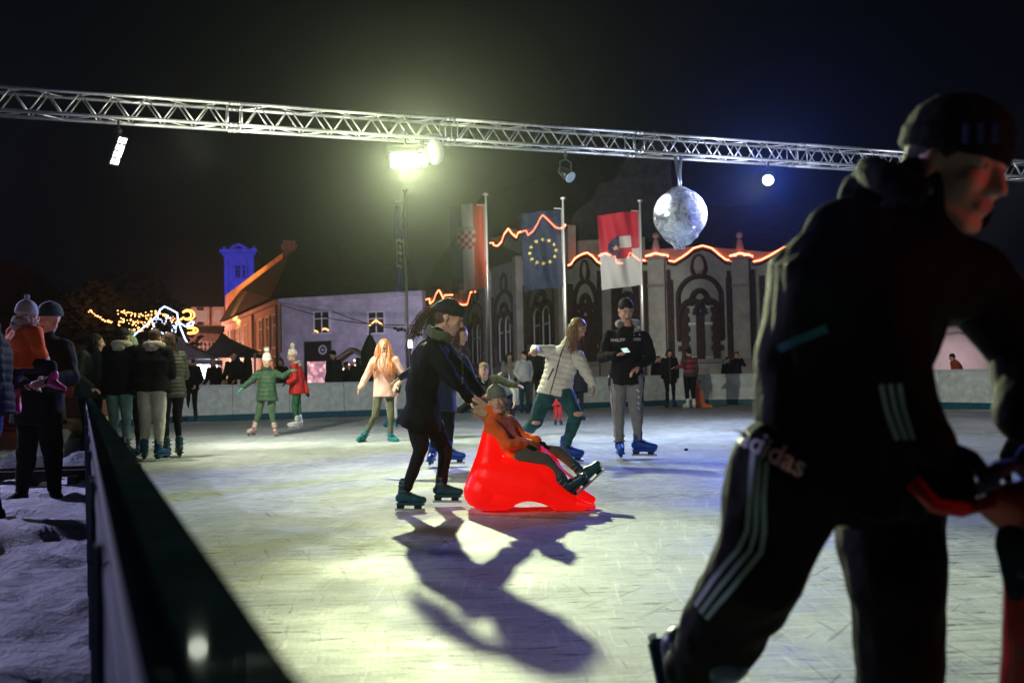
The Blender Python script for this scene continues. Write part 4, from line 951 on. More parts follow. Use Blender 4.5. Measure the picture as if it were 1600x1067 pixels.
def fold_noise(amp, sc=9, seed=0, axis=None, puff=0, per=.08, c0=None):
    def f(co, no):
        d = amp*(vnoise(co, sc, seed) + .5*vnoise(co*np.array([1, 1, .6]), sc*2.3, seed+3) + .35*np.abs(vnoise(co, sc*1.3, seed+5)))
        if puff:
            t = (co-np.array(c0)) @ np.array(axis)/per; t = t + .15*vnoise(co, 7, seed+9)
            d = d + puff*(np.abs(np.sin(np.pi*t))**.45 - .7)
        return d
    return f
def strands(name, root, m, c, F, U, S, k, n, L, fall, back=0, spread=.03, r=.0045, wind=V((0, 0, 0)), hat=False, roots=None, seed=1):
    """hair: many tapered locks rooted over the skull and falling down"""
    rng = random.Random(seed); bm = NB()
    for i in range(n):
        th = rng.uniform(-1.0, 1.0)*math.pi; 
        if abs(th) < 1.25: th = math.copysign(1.25+rng.random()*.6, th)         # keep the face free
        ph = rng.uniform(.05, 1.25)
        if hat: ph = rng.uniform(-.1, .25)
        d = F*(math.cos(th)*math.cos(ph)) + S*(math.sin(th)*math.cos(ph)) + U*math.sin(ph)
        p = c + (d*.088 + U*.022 - F*.012)*k; out = (S*math.sin(th)*math.cos(0) + F*math.cos(th)).normalized()
        pts = [c+(d*.060+U*.02)*k, p]
        cur = p; LL = L*rng.uniform(.7, 1.1); sw = V((rng.gauss(0, 1), rng.gauss(0, 1), 0))*spread
        q = c + (out*.088*V((1, 1, 1)) - U*.01)*k
        cur = q + sw*.3; pts.append(cur.copy())
        for j in range(5):
            f = (j+1)/5; cur = cur + fall.normalized()*LL/5 + sw*.3*f + wind*f + out*(.006-.004*f) + V((math.sin(j*2.1+i)*.010, math.cos(j*1.7+i)*.010, 0)); pts.append(cur.copy())
        tube(bm, pts, r*rng.uniform(.8, 1.8), 5, .35)
    return fin(name, bm, m, root, True)
def hair_cap(name, root, m, c, F, U, S, k, vox, low=-.02, side=True, amp=.004):
    bm = NB(); P = lambda s, f, u: c + (S*s + F*f + U*u)*k
    ball(bm, P(0, -.017, .045), 0, S, F, (.084*k, .096*k, .083*k), 3)
    ball(bm, P(0, -.045, low), 0, S, F, (.070*k, .062*k, .065*k), 3)
    return remesh(name, bm, m, root, vox, 1, fold_noise(amp, 60))
def beanie(root, m, c, F, U, S, k, vox, pom=None, cuff=True, tall=0, pomsize=.045):
    P = lambda s, f, u: c + (S*s + F*f + U*(u+.013))*k
    bm = NB(); sts = []
    for z, r in ((.022, 1.0), (.045, 1.03), (.075, 1.0), (.10+tall*.4, .90), (.125+tall*.75, .66), (.140+tall, .34), (.146+tall, .08)):
        sts.append((P(0, -.014, z), S*.089*k*r, F*.108*k*r))
    rings(bm, sts, 26); o = fin('beanie', bm, m, root, True)
    if cuff:
        bm = NB(); rings(bm, [(P(0, -.012, .012), S*.090*k, F*.110*k), (P(0, -.012, .018), S*.096*k, F*.115*k), (P(0, -.013, .052), S*.097*k, F*.115*k), (P(0, -.013, .060), S*.090*k, F*.108*k)], 26); fin('cuff', bm, m, o, True)
    if pom:
        bm = NB(); ball(bm, P(0, -.014, .146+tall+pomsize*.8), pomsize*k, sub=3)
        for v in bm.verts: q = v.co-P(0, -.014, .146+tall+pomsize*.8); v.co += q*random.uniform(-.18, .18)
        fin('pompom', bm, pom, o)
    return o
def person(label, J, F, k=1.0, U=None, vox=.009, group=None, skin=SKIN, **c):
    """J: joints in world space (a = left in the picture, b = right). Returns the root empty."""
    J = {n: V(p) for n, p in J.items()}
    base = V(((J['aa'].x+J['ab'].x)/2, (J['aa'].y+J['ab'].y)/2, 0 if not c.get('held') else J['pel'].z))
    root = thing('person', label, 'person', base, group)
    U = U or (J['head']-J['neck']); F, U, S = basis(V(F), V(U)); hk = k*c.get('hk', 1)
    side = (J['sb']-J['sa']).normalized(); spine = (J['chest']-J['pel']).normalized(); fwd = spine.cross(side).normalized()
    hipv = (c.get('hipv') or side); hipv = (hipv-spine*hipv.dot(spine)).normalized() if not c.get('hipv') else hipv.normalized()
    ha = J.get('ha') or J['pel']-hipv*.09*k; hb = J.get('hb') or J['pel']+hipv*.09*k
    # ---- body: one continuous skin
    bm = NB(); head_shapes(bm, J['head'], F, U, S, hk)
    cone(bm, J['head']-U*.045*k-F*.02*k, J['neck'], .052*k, .060*k); 
    torso = [(ha+hb)/2, J['pel'].lerp(J['chest'], .45), J['chest'], J['neck'].lerp(J['chest'], .25)]
    wd = ((.125, .080), (.105, .070), (.125, .080), (.08, .055))
    rings(bm, [(torso[0]-spine*.08*k, side*.10*k, fwd*.08*k)] + [(p, side*a*k, fwd*b*k) for p, (a, b) in zip(torso, wd)], 16)
    for s in 'ab':
        cone(bm, J['s'+s].lerp(J['chest'], .35), J['s'+s], .05*k, .042*k); cone(bm, J['s'+s], J['e'+s], .040*k, .031*k); cone(bm, J['e'+s], J['w'+s], .031*k, .025*k)
        h = ha if s == 'a' else hb; cone(bm, h, J['k'+s], .066*k, .042*k); cone(bm, J['k'+s], J['a'+s], .040*k, .030*k)
    gl = c.get('gloves'); gm = gl and {'a': NB(), 'b': NB()}; gl_on = c.get('gloves_on', 'ab')
    for s in 'ab':
        d = J.get('h'+s+'d') or (J['w'+s]-J['e'+s]).normalized(); up = c.get('up'+s) or (V((0, 0, 1)) if abs(d.z) < .7 else -side*(1 if s == 'a' else -1))
        hand(gm[s] if (gl and s in gl_on) else bm, J['w'+s], d, up, k, c.get('curl'+s, .35), c.get('thumb'+s, 1 if s == 'a' else -1), 1.25 if gl and s in gl_on else 1.0)
    P = lambda s_, f, u: np.array(J['head'] + (S*s_ + F*f + U*u)*hk)
    hc = c.get('brow', 0)
    def mf(co):
        idx = np.zeros(len(co), dtype=np.int32)
        for s_ in (-1, 1):
            d = co-P(s_*.031, .088, .011); dx = d @ np.array(S)/(.0145*k); dz = d @ np.array(U)/(.0060*k); dd = np.linalg.norm(d, axis=1)
            w_ = (dx*dx+dz*dz < 1) & (dd < .03*k); idx[w_] = 1; idx[(np.abs(dx) < .42) & w_] = 2
            d = co-P(s_*.031, .088, .036); dx = d @ np.array(S)/(.020*k); dz = d @ np.array(U)/(.0038*k); idx[(dx*dx+dz*dz < 1) & (np.linalg.norm(d, axis=1) < .035*k)] = 4
        d = co-P(0, .096, -.062); dx = d @ np.array(S)/(.025*k); dz = d @ np.array(U)/(.012*k); idx[(dx*dx+dz*dz < 1) & (np.linalg.norm(d, axis=1) < .035*k)] = 3
        return idx
    bodyv = min(vox, c.get('bvox', vox))
    remesh('body', bm, [skin, EYEW, EYED, LIP, BROW], root, bodyv, 1, matfn=mf)
    if gl:
        for s in 'ab': remesh('glove', gm[s], gl, root, vox, 1)
    # ---- trousers
    tm = c['trousers']; tw = c.get('tw', 1.0); bm = NB()
    rings(bm, [((ha+hb)/2+spine*.10*k, side*.150*k, fwd*.110*k), ((ha+hb)/2, side*.165*k, fwd*.120*k), ((ha+hb)/2-spine*.07*k, side*.13*k, fwd*.105*k)], 16)
    for s, h in (('a', ha), ('b', hb)):
        kn, an = J['k'+s], J['a'+s]; end = an.lerp(kn, c.get('tend', .20))
        cone(bm, h, kn, .094*k*min(tw, 1.2), .060*k*tw, 14); cone(bm, kn, end, .058*k*tw, c.get('cuff', .042)*k*tw, 14)
    tro = remesh('trousers', bm, tm, root, vox, 2, fold_noise(.009*k*c.get('tfold', 1), 12, 4))
    # ---- jacket
    jm = c['jacket']; bk = c.get('bulk', 1.0); hem = c.get('hem', .10); fl = c.get('flare', 1.0); bm = NB()
    jw = c.get('jw', 1.0); jd = c.get('jd', 1.0)
    dn = (-spine*.6 - Z*.4).normalized() if c.get('hang', True) else -spine
    hp = (ha+hb)/2
    sts = [(hp+dn*hem*k, side*.185*k*bk*fl*jw, fwd*.145*k*bk*fl*jd)]
    if hem > .12: sts.append((hp+dn*hem*.4*k, side*.182*k*bk*(1+(fl-1)*.5)*jw, fwd*.140*k*bk*(1+(fl-1)*.5)*jd))
    sts += [(hp+spine*.06*k, side*.172*k*bk*jw, fwd*.132*k*bk*jd), (J['pel'].lerp(J['chest'], .45), side*.160*k*bk*jw, fwd*.122*k*bk*jd), (J['chest'], side*.180*k*bk*jw, fwd*.130*k*bk*jd),
            (J['chest'].lerp(J['neck'], .55), side*.150*k*bk*jw, fwd*.105*k*bk*jd), (J['neck'], side*.075*k*bk, fwd*.075*k*bk)]
    rings(bm, sts, 22)
    for s in 'ab':
        e, w_ = J['e'+s], J['w'+s]; cone(bm, J['s'+s].lerp(J['chest'], .45), J['s'+s], .085*k*bk, .070*k*bk, 12)
        cone(bm, J['s'+s], e, .070*k*bk, .056*k*bk, 14); cone(bm, e, w_.lerp(e, .04), .056*k*bk, .042*k*bk, 14)
    if c.get('collar', True): cone(bm, J['neck']-U*.01*k, J['neck']+U*.05*k, .080*k, .072*k, 14)
    jac = remesh('jacket', bm, jm, root, vox, 2, fold_noise(.0095*k*c.get('jfold', 1), 9, 1, axis=tuple(spine), puff=c.get('puff', 0)*k, per=c.get('per', .07)*k, c0=tuple(J['pel'])))
    if c.get('zip'):
        bvh = BVHTree.FromObject(jac, bpy.context.evaluated_depsgraph_get()); off = wloc(jac)
        bm = NB(); pts = []
        for i in range(14):
            p = (hp+dn*hem*k*.9).lerp(J['neck'], i/13); hit = bvh.ray_cast(p+fwd*c.get('zs', 1)*.6*k-off, -fwd*c.get('zs', 1))
            if hit[0]: pts.append(hit[0]+off+fwd*c.get('zs', 1)*.002)
        if len(pts) > 2: tube(bm, pts, .0065*k, 5); fin('zipper', bm, c['zip'], jac)
        else: bm.free()
    if c.get('hood'):
        bm = NB(); hm = c['hood']; pts = []
        bk_ = -F if not c.get('hoodback') else c['hoodback']
        for a in np.linspace(-2.2, 2.2, 15): pts.append(J['neck'] + U*(.05+.02*math.cos(a))*k + (bk_*math.cos(a)*.105 + S*math.sin(a)*.105)*k)
        tube(bm, pts, .036*k*c.get('hoodr', 1), 8); el(bm, J['neck']+U*.02*k+bk_*.10*k, S, bk_, .09*k, .06*k, .07*k)
        ho = remesh('hood', bm, hm, root, vox, 1, fold_noise(.010*k if c.get('fur') else .004*k, 45 if c.get('fur') else 14))
        if c.get('fur'):
            bm = NB(); rg = random.Random(4)
            for q in pts:
                for _ in range(c.get('furn', 26)):
                    d = V((rg.gauss(0, 1), rg.gauss(0, 1), rg.gauss(0, 1))).normalized(); a0 = q+d*.026*k; tube(bm, [a0, a0+d*.022*k+V((0, 0, -.004)), a0+d*.040*k+V((rg.gauss(0, .006), rg.gauss(0, .006), -.012))], .0035*k, 3, .2)
            fin('fur_trim', bm, c['fur'], ho)
    if c.get('scarf'):
        bm = NB()
        for q in (.02, .05): tube(bm, [J['neck']+U*(q+.01*math.sin(a*3))*k+(F*math.cos(a)*.080+S*math.sin(a)*.080)*k for a in np.linspace(0, 6.28, 15)], .024*k, 8)
        remesh('scarf', bm, c['scarf'], root, vox, 1, fold_noise(.005, 25))
    # ---- feet
    st = c.get('shoes', ('skate', nylon((.02, .12, .35)))); 
    for s in 'ab':
        an, kn = J['a'+s], J['k'+s]; toe = J.get('t'+s) or F*V((1, 1, 0)); up = c.get('fu'+s)
        if not up: up = (kn-an).normalized()*.72+Z*.28 if V(toe).normalized().dot(Z) < .3 else (kn-an)
        skate_shape(root, st[0], st[1], an, V(toe), V(up), k*c.get('fk', 1), vox=min(vox, .011))
    # ---- hair and hats
    hr = c.get('hair'); H = J['head']
    if hr:
        if hr[0] == 'short': hair_cap('hair', root, hr[1], H, F, U, S, hk, min(vox, .009), -.0, amp=.003)
        if hr[0] == 'long':
            hair_cap('hair_crown', root, hr[1], H, F, U, S, hk, min(vox, .009)); strands('long_hair', root, hr[1], H, F, U, S, k, c.get('hn', 110), hr[2], c.get('fall', V((0, 0, -1))), wind=c.get('wind', V((0, 0, 0))), hat=bool(c.get('hat')), spread=c.get('hs', .035), r=c.get('hrad', .0055))
        if hr[0] == 'tail':
            hair_cap('hair_crown', root, hr[1], H, F, U, S, hk, min(vox, .009))
            bm = NB(); rg = random.Random(3)
            for i in range(85):
                p0 = H+(-F*.115+U*.05)*k+V((rg.gauss(0, .008), rg.gauss(0, .008), rg.gauss(0, .008))); L_ = hr[2]*rg.uniform(.6, 1.15); pts = [H-F*.06*k+U*.02*k, p0]; d = (-F*.9+U*.1+V((rg.gauss(0, .1), rg.gauss(0, .1), rg.gauss(0, .12))))
                for j in range(5): d = (d*.70+V((0, 0, -.50))+c.get('wind', V((0, 0, 0)))).normalized(); p0 = p0+d*L_/5+V((rg.gauss(0, .006), rg.gauss(0, .006), 0)); pts.append(p0.copy())
                tube(bm, pts, .0045*k, 4, .2)
            fin('ponytail', bm, hr[1], root, True)
    ht = c.get('hat')
    if ht: beanie(root, ht[1], H, F, U, S, hk, vox, pom=ht[2] if len(ht) > 2 else None, cuff=ht[0] != 'plain', tall=ht[3] if len(ht) > 3 else 0, pomsize=ht[4] if len(ht) > 4 else .045)
    if c.get('peak'):
        bm = NB(); q = H+(F*.10+U*.03)*k; box(bm, q+F*.03*k, .13*k, .09*k, .01, S, F, .004); fin('cap_peak', bm, ht[1], root)
    root['_j'] = 0; del root['_j']
    return root, dict(jac=jac, tro=tro, F=F, U=U, S=S, side=side, fwd=fwd, spine=spine, J=J, k=k)
def surf_strip(name, obj, pts, width, off, m, parent, view, smooth=10):
    """a flat woven stripe lying on the surface of obj; pts = world points near it, view = direction it is looked at"""
    bvh = BVHTree.FromObject(obj, bpy.context.evaluated_depsgraph_get()); o = wloc(obj); vs = []; bm = NB()
    P = []
    for a, b in zip(pts, pts[1:]):
        n_ = max(2, int((b-a).length/.015)); P += [a.lerp(b, i/n_) for i in range(n_)]
    P.append(pts[-1]); prev = None
    for i, p in enumerate(P):
        t = (P[min(i+1, len(P)-1)]-P[max(i-1, 0)]).normalized(); w_ = t.cross(view).normalized()*width/2; pr = []
        for q in (p-w_, p+w_):
            h = bvh.ray_cast(q-view*.5-o, view)
            if not h[0]: pr = None; break
            pr.append(bm.verts.new(h[0]+o+h[1]*off))
        if pr and prev:
            if (pr[0].co-prev[0].co).length < .12: bm.faces.new((prev[0], prev[1], pr[1], pr[0]))
        prev = pr
    return fin(name, bm, m, parent, True)
def surf_text(name, obj, txt, size, c, ax, ay, m, parent, view, off=.002):
    bm = text_bm(txt, size, True); bmesh.ops.subdivide_edges(bm, edges=bm.edges[:], cuts=1)
    obs = obj if isinstance(obj, list) else [obj]; bvs = [(BVHTree.FromObject(q, bpy.context.evaluated_depsgraph_get()), wloc(q)) for q in obs]; ax = ax.normalized(); az = ax.cross(ay).normalized(); ay = az.cross(ax)
    for v in bm.verts:
        p = c+ax*v.co.x+ay*v.co.y; hs = [(h[3], h[0]+o) for h, o in ((b_.ray_cast(p-view*.5-o, view), o) for b_, o in bvs) if h[0]]; v.co = (min(hs, key=lambda q: q[0])[1]-view*off) if hs else p
    return fin(name, bm, m, parent)
# pose of a plain standing figure in its own frame (x right, y forward)
def stand(p, H, yaw, lean=0, arms='down', skates=True, feet=.09, twist=0):
    k = H/1.75; b = .17 if skates else .10; c, s = math.cos(yaw), math.sin(yaw)
    def W(x, y, z): return V((p[0]+(x*c-y*s)*k, p[1]+(x*s+y*c)*k, p[2]+z*k))
    L = lambda z: lean*max(0, (z-.85))
    z0 = .0 if not skates else -.02
    J = dict(head=W(0, L(1.60)+.03, 1.62), neck=W(0, L(1.45), 1.47), chest=W(0, L(1.28), 1.30), pel=W(0, 0, .95), sa=W(-.17, L(1.42), 1.42), sb=W(.17, L(1.42), 1.42), ka=W(-feet, .02, .53), kb=W(feet, .02, .53), aa=W(-feet*1.1, -.02, b), ab=W(feet*1.1, -.02, b), ta=W(-.3, 1, 0)-W(0, 0, 0), tb=W(.3, 1, 0)-W(0, 0, 0))
    ly = L(1.2)
    if arms == 'down': J.update(ea=W(-.22, ly-.02, 1.13), wa=W(-.22, ly+.08, .88), eb=W(.22, ly-.02, 1.13), wb=W(.22, ly+.08, .88))
    if arms == 'pockets': J.update(ea=W(-.26, ly-.05, 1.14), wa=W(-.16, ly+.10, .96), eb=W(.26, ly-.05, 1.14), wb=W(.16, ly+.10, .96))
    if arms == 'front': J.update(ea=W(-.23, ly+.03, 1.13), wa=W(-.07, ly+.24, 1.16), eb=W(.23, ly+.03, 1.13), wb=W(.07, ly+.24, 1.13))
    if arms == 'phone': J.update(ea=W(-.22, ly+.05, 1.16), wa=W(-.08, ly+.24, 1.34), eb=W(.22, ly, 1.13), wb=W(.18, ly+.12, .92))
    if arms == 'lean': J.update(ea=W(-.24, ly+.05, 1.10), wa=W(-.16, ly+.33, .98), eb=W(.24, ly+.05, 1.10), wb=W(.16, ly+.33, .98))
    if arms == 'up': J.update(ea=W(-.24, ly+.12, 1.25), wa=W(-.10, ly+.28, 1.50), eb=W(.24, ly+.12, 1.25), wb=W(.10, ly+.28, 1.50))
    J['F'] = W(0, 1, 0)-W(0, 0, 0); J['k'] = k; return J
def standing(label, p, H, yaw, lean=0, arms='down', skates=True, vox=.014, F=None, tweak=None, **c):
    J = stand(p, H, yaw, lean, arms, skates); k = J.pop('k'); F = F or J.pop('F'); J.pop('F', None)
    if tweak: tweak(J)
    if not skates and 'shoes' not in c: c['shoes'] = ('boot', cloth((.02, .02, .02)))
    return person(label, J, F, k, vox=vox, U=Z if not c.get('headup') else c.pop('headup'), **c)
BROW = mat('eyebrow', (.14, .07, .04), .8)
HB = mat('hair_brown', (.09, .045, .022), .7, nscale=30, namt=.3); HD_ = mat('hair_dark', (.02, .012, .008), .75, nscale=30, namt=.3); HBL = mat('hair_strawberry_blond', (.62, .23, .10), .55, nscale=30, namt=.25); HLB = mat('hair_light_brown', (.30, .17, .09), .5, nscale=30, namt=.3)
def JX(Y, **d): return {n: at(p[0], p[1], Y+(p[2] if len(p) > 2 else 0)) for n, p in d.items()}
BLACKC = nylon((.008, .008, .010)); TEAL = mat('skate_teal_plastic', (.01, .17, .18), .35, nscale=8); BLUEP = mat('skate_blue_plastic', (.01, .07, .40), .35, nscale=8); DTEAL = mat('skate_dark_teal', (.01, .07, .09), .35, nscale=8); WHITES = mat('skate_white', (.70, .70, .68), .5, nscale=8); DBLUE = mat('skate_navy', (.01, .04, .10), .35, nscale=8)
FURB = mat('fur_brown', (.46, .33, .20), .9, nscale=20); FURG = mat('fur_grey_beige', (.42, .36, .27), .9, nscale=20)
# ---- woman in black pushing the red seat
J = JX(7.2, head=(702, 497), neck=(683, 530), chest=(672, 560), pel=(652, 638), sa=(676, 548, -.16), ea=(708, 592, -.20), wa=(733, 622, -.10), sb=(694, 545, .15), eb=(728, 586, .16), wb=(751, 617, .06),
       ha=(650, 646, -.09), hb=(666, 646, .09), ka=(657, 702, -.10), aa=(632, 770, -.10), kb=(696, 702, .10), ab=(690, 758, .12))
J['ta'] = V((1, -.12, -.02)); J['tb'] = V((1, -.05, -.02)); J['had'] = V((1, .2, -.25)); J['hbd'] = V((1, -.1, -.25))
r_, W_ = person('woman in black coat and headband leaning forward and pushing the red seat', J, V((.93, -.16, -.36)), .97, U=V((.34, 0, 1)), vox=.0075, jacket=BLACKC, trousers=cloth((.012, .012, .014)), hem=.10, flare=1.17, jd=1.0, bulk=.97, jfold=1.7, tend=.16, tw=.95,
    shoes=('skate', DTEAL), hair=('tail', HB, .36), scarf=cloth((.10, .12, .07)), upa=V((0, 0, 1)), upb=V((0, 0, 1)), curla=.45, curlb=.45, wind=V((-.12, 0, 0)), fk=.78, hipv=V((.2, 1, 0)))
F, U, S = W_['F'], W_['U'], W_['S']; H = J['head']; k = .97
bm = NB(); P = lambda s, f, u: H + (S*s + F*f + U*u)*k
tl = (F*.25+U).normalized(); fl_ = (F+U*.10).normalized()
rings(bm, [(P(0, -.012, .022), S*.088*k, fl_*.104*k), (P(0, -.012, .030), S*.094*k, fl_*.112*k), (P(0, -.014, .092), S*.090*k, fl_*.108*k), (P(0, -.018, .112), S*.074*k, fl_*.088*k), (P(0, -.02, .115), S*.06*k, fl_*.07*k)], 24); fin('knitted_headband', bm, cloth((.012, .012, .012)), r_, True)
bm = NB(); ball(bm, P(0, -.024, .070), 0, S, F, (.076*k, .090*k, .076*k), 3); ball(bm, P(0, -.09, .05), 0, S, F, (.05*k, .05*k, .05*k), 3); remesh('hair_top', bm, HD_, r_, .007, 1, fold_noise(.004, 60))
# pale edges of the open coat
surf_strip('coat_edge', W_['jac'], [at(712, 535, 7.0), at(718, 565, 7.0), at(722, 600, 7.0)], .014, .004, cloth((.14, .17, .12)), r_, V((0, 1, 0)))
# ---- girl mostly hidden behind her, arm stretched out to the left
J = JX(10.6, head=(719, 524), neck=(707, 549), chest=(700, 570), pel=(692, 628), sa=(690, 556, -.1), ea=(655, 572, -.15), wa=(626, 590, -.2), sb=(722, 560, .1), eb=(738, 590, .05), wb=(745, 612, 0), ka=(680, 668), kb=(702, 668), aa=(676, 705), ab=(702, 703))
J['ta'] = V((-.1, -1, 0)); J['tb'] = V((1, -.3, 0))
person('girl in dark coat reaching one bare hand out behind the woman in black', J, V((.8, -.5, -.2)), .88, vox=.011, jacket=cloth((.012, .02, .06)), trousers=cloth((.012, .012, .016)), hem=.10, shoes=('skate', BLUEP), hair=('long', HB, .22), hn=60, curla=.15, upa=V((0, 0, 1)), scarf=cloth((.25, .18, .12)))
# ---- red seal-shaped seat
SP = atz(815, 797, 0)
t = thing('red_skating_aid', 'red plastic seat with added glow, shaped like a sea animal carrying the child in orange', 'skating aid', SP)
REDP = bpy.data.materials.new('red_plastic_added_glow'); REDP.use_nodes = True; nt = REDP.node_tree; b = nt.nodes['Principled BSDF']; b.inputs['Base Color'].default_value = (.80, .005, .003, 1); b.inputs['Roughness'].default_value = .42
b.inputs['Emission Color'].default_value = (1, .004, .002, 1); b.inputs['Emission Strength'].default_value = .6; b.inputs['Specular IOR Level'].default_value = .25  # emission added to mimic light coming through the red plastic
bm = NB(); A = lambda u, v, dy=0: at(u, v, 7.05+dy)
for dy in (-.12, .0, .12):
    cone(bm, A(768, 668, dy*.6), A(764, 720, dy), .055, .10, 14); cone(bm, A(764, 720, dy), A(752, 768, dy*1.2), .10, .125, 14)
    cone(bm, A(756, 778, dy*1.25), A(800, 776, dy*1.3), .085, .09, 14); cone(bm, A(764, 745, dy*1.1), A(830, 760, dy*1.2), .14, .14, 14); cone(bm, A(830, 758, dy*1.2), A(890, 782, dy), .13, .06, 14)
    cone(bm, A(870, 785, dy*1.2), A(912, 790, dy), .055, .035, 12); cone(bm, A(795, 735, dy), A(850, 745, dy), .10, .10, 12)
cone(bm, A(848, 702), A(862, 722), .022, .05, 12); cone(bm, A(862, 722), A(880, 770), .05, .08, 12); cone(bm, A(893, 785, -.1), A(928, 792, -.22), .045, .018, 10); cone(bm, A(893, 775, .1), A(926, 786, .2), .045, .02, 10); cone(bm, A(885, 760, 0), A(925, 780, 0), .05, .03, 10)
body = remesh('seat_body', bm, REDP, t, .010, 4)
for v in body.data.vertices:
    z = v.co.z
    xx = v.co.x-.05
    if z < .10: v.co.z = max(z, .085*max(0, 1-(xx/.17)**2))
    if v.co.z < .002: v.co.z = .002
bm = NB(); tube(bm, [A(846, 697, -.02), A(862, 716, -.09), A(884, 738, -.15), A(903, 752, -.17)], .010, 8); fin('pink_hand_bar', bm, mat('pink_plastic', (.75, .06, .35), .35, emit=(1, .05, .4), estr=.15), t, True)  # bar is given a faint added glow of its own
lamp('seat_inner_light', 'POINT', A(800, 770), (0, 0, 0), 0.0, (1, .02, .01), .1, parent=t) if 0 else None
# ---- child in orange on the seat
J = JX(7.02, head=(777, 627), neck=(769, 650), chest=(776, 672), pel=(806, 712), sa=(768, 664, -.13), ea=(793, 692, -.17), wa=(820, 697, -.10), sb=(793, 660, .12), eb=(815, 682, .12), wb=(838, 690, .03),
       ha=(815, 712, -.08), hb=(818, 706, .08), ka=(853, 719, -.11), aa=(886, 755, -.12), kb=(872, 706, .10), ab=(908, 736, .08))
J['ta'] = V((.62, -.25, .62)); J['tb'] = V((.66, -.10, .60)); J['had'] = V((1, .1, -.1)); J['hbd'] = V((1, 0, -.2))
ORJ = cloth((.86, .13, .015))
r_, K_ = person('small child in orange jacket and grey knitted hat sitting back on the red seat', J, V((.0, -1, .06)), .66, hk=1.14, U=V((-.12, -.05, 1)), vox=.0065, jacket=ORJ, trousers=cloth((.10, .09, .07)), hem=.06, bulk=1.22, jfold=2.3, shoes=('skate', DTEAL), fk=1.02, gloves=cloth((.01, .01, .012)), hang=False, curla=.8, curlb=.8,
    hood=FURB, fur=FURB, furn=70, hoodr=1.5, hoodback=V((-.9, .3, .1)), hat=('cuff', cloth((.16, .17, .13)), cloth((.16, .17, .13)), .01, .03), tw=1.15, fua=V((-.62, -.1, .62)), fub=V((-.6, -.1, .66)), hipv=V((.1, 1, 0)), held=False)
# ---- teenager in white jacket
J = JX(10.85, head=(902, 514), neck=(885, 541), chest=(879, 562), pel=(868, 606), sa=(862, 549, .02), ea=(836, 546, -.02), wa=(836, 549, -.24), sb=(903, 557, -.08), eb=(917, 583, -.12), wb=(926, 600, -.16),
       ha=(858, 608, .03), hb=(878, 608, -.04), ka=(836, 660, -.05), aa=(806, 688, .22), kb=(900, 648, -.16), ab=(884, 698, -.02))
J['ta'] = V((.75, -.6, -.45)); J['tb'] = V((.95, -.3, -.02)); J['had'] = V((-.1, -1, 0)); J['hbd'] = V((.1, -.2, -1))
WJ = nylon((.74, .72, .62)); JEAN = mat('dark_jeans', (.015, .095, .10), .8, nscale=7, namt=.4, bump=.5)
r_, T_ = person('long haired teenager in white puffer jacket stooping beside the seated child', J, V((.72, -.55, -.50)), .97, U=V((.5, -.1, .8)), vox=.0095, jacket=WJ, trousers=JEAN, hem=.07, bulk=1.08, jfold=.8, puff=.012, per=.062, hang=False, shoes=('skate', BLUEP), hair=('long', HLB, .34), hn=150, wind=V((-.006, 0, 0)), tw=1.3, tend=.1, curla=1.0, curlb=.7, zip=BLK, zs=-1, hs=.03, hrad=.006)
bm = NB(); ball(bm, J['ka']+V((.01, -.085, .0)), 0, V((1, 0, 0)), V((0, 1, 0)), (.05, .02, .022)); ball(bm, J['kb']+V((.02, -.085, .01)), 0, V((1, 0, 0)), V((0, 1, 0)), (.055, .02, .028)); fin('ripped_knee_skin', bm, SKIN, r_, True)
surf_strip('pocket_zip', T_['jac'], [at(857, 593, 10.6), at(866, 575, 10.6)], .014, .003, BLK, r_, V((0, 1, 0)))
# ---- boy with phone
J = JX(11.06, head=(978, 484, -.04), neck=(980, 511), chest=(979, 535), pel=(978, 592), sa=(953, 527), ea=(941, 560, .0), wa=(962, 555, -.24), sb=(1006, 527), eb=(1017, 560, .02), wb=(998, 573, -.14), ka=(966, 645, -.02), kb=(994, 645, -.02), aa=(968, 692, .02), ab=(998, 689, .02))
J['ta'] = V((-.02, -1, 0)); J['tb'] = V((.95, -.35, 0)); J['had'] = V((1, -.25, .12)); J['hbd'] = V((-.55, -.2, -.35))
GT = cloth((.26, .26, .24))
r_, B_ = person('boy in black jacket and grey sweatpants standing and looking at his phone', J, V((.10, -.82, -.60)), 1.0, U=V((0, -.45, .9)), vox=.0095, jacket=cloth((.014, .016, .016)), trousers=GT, hem=.06, bulk=1.08, jfold=1.5, tw=1.22, tend=.05, cuff=.036, collar=False, shoes=('skate', BLUEP), hair=('short', HD_), hood=cloth((.28, .28, .24)), hoodr=1.1, curla=.35, upa=V((0, .1, -1)), thumba=-1, hoodback=V((0, 1, 0)))
ph = J['wa']+V((.105, -.03, .045)); bm = NB(); box(bm, ph, .075, .150, .009, V((1, .1, .1)), V((-.1, .8, .3)), .003); o = fin('phone', bm, BLK, None); tag(o, 'smartphone held by the boy in grey sweatpants', 'phone')
bm = NB(); box(bm, ph+V((0, -.002, .006)), .066, .138, .002, V((1, .1, .1)), V((-.1, .8, .3))); fin('screen', bm, emis('phone_screen', (.6, .9, .8), 1.2), o, world=False)
PALE = mat('pale_print', (.6, .6, .55), .7); v_ = V((0, 1, 0)); X_ = V((1, 0, 0))
surf_text('chest_print', B_['jac'], 'PHILIPP', .048, at(967, 531, 10.85), X_, Z, PALE, r_, v_); surf_text('chest_print', B_['jac'], '1990', .045, at(997, 530, 10.85), X_, Z, PALE, r_, v_)
bm = NB(); c = at(997, 515, 10.86); o_ = []
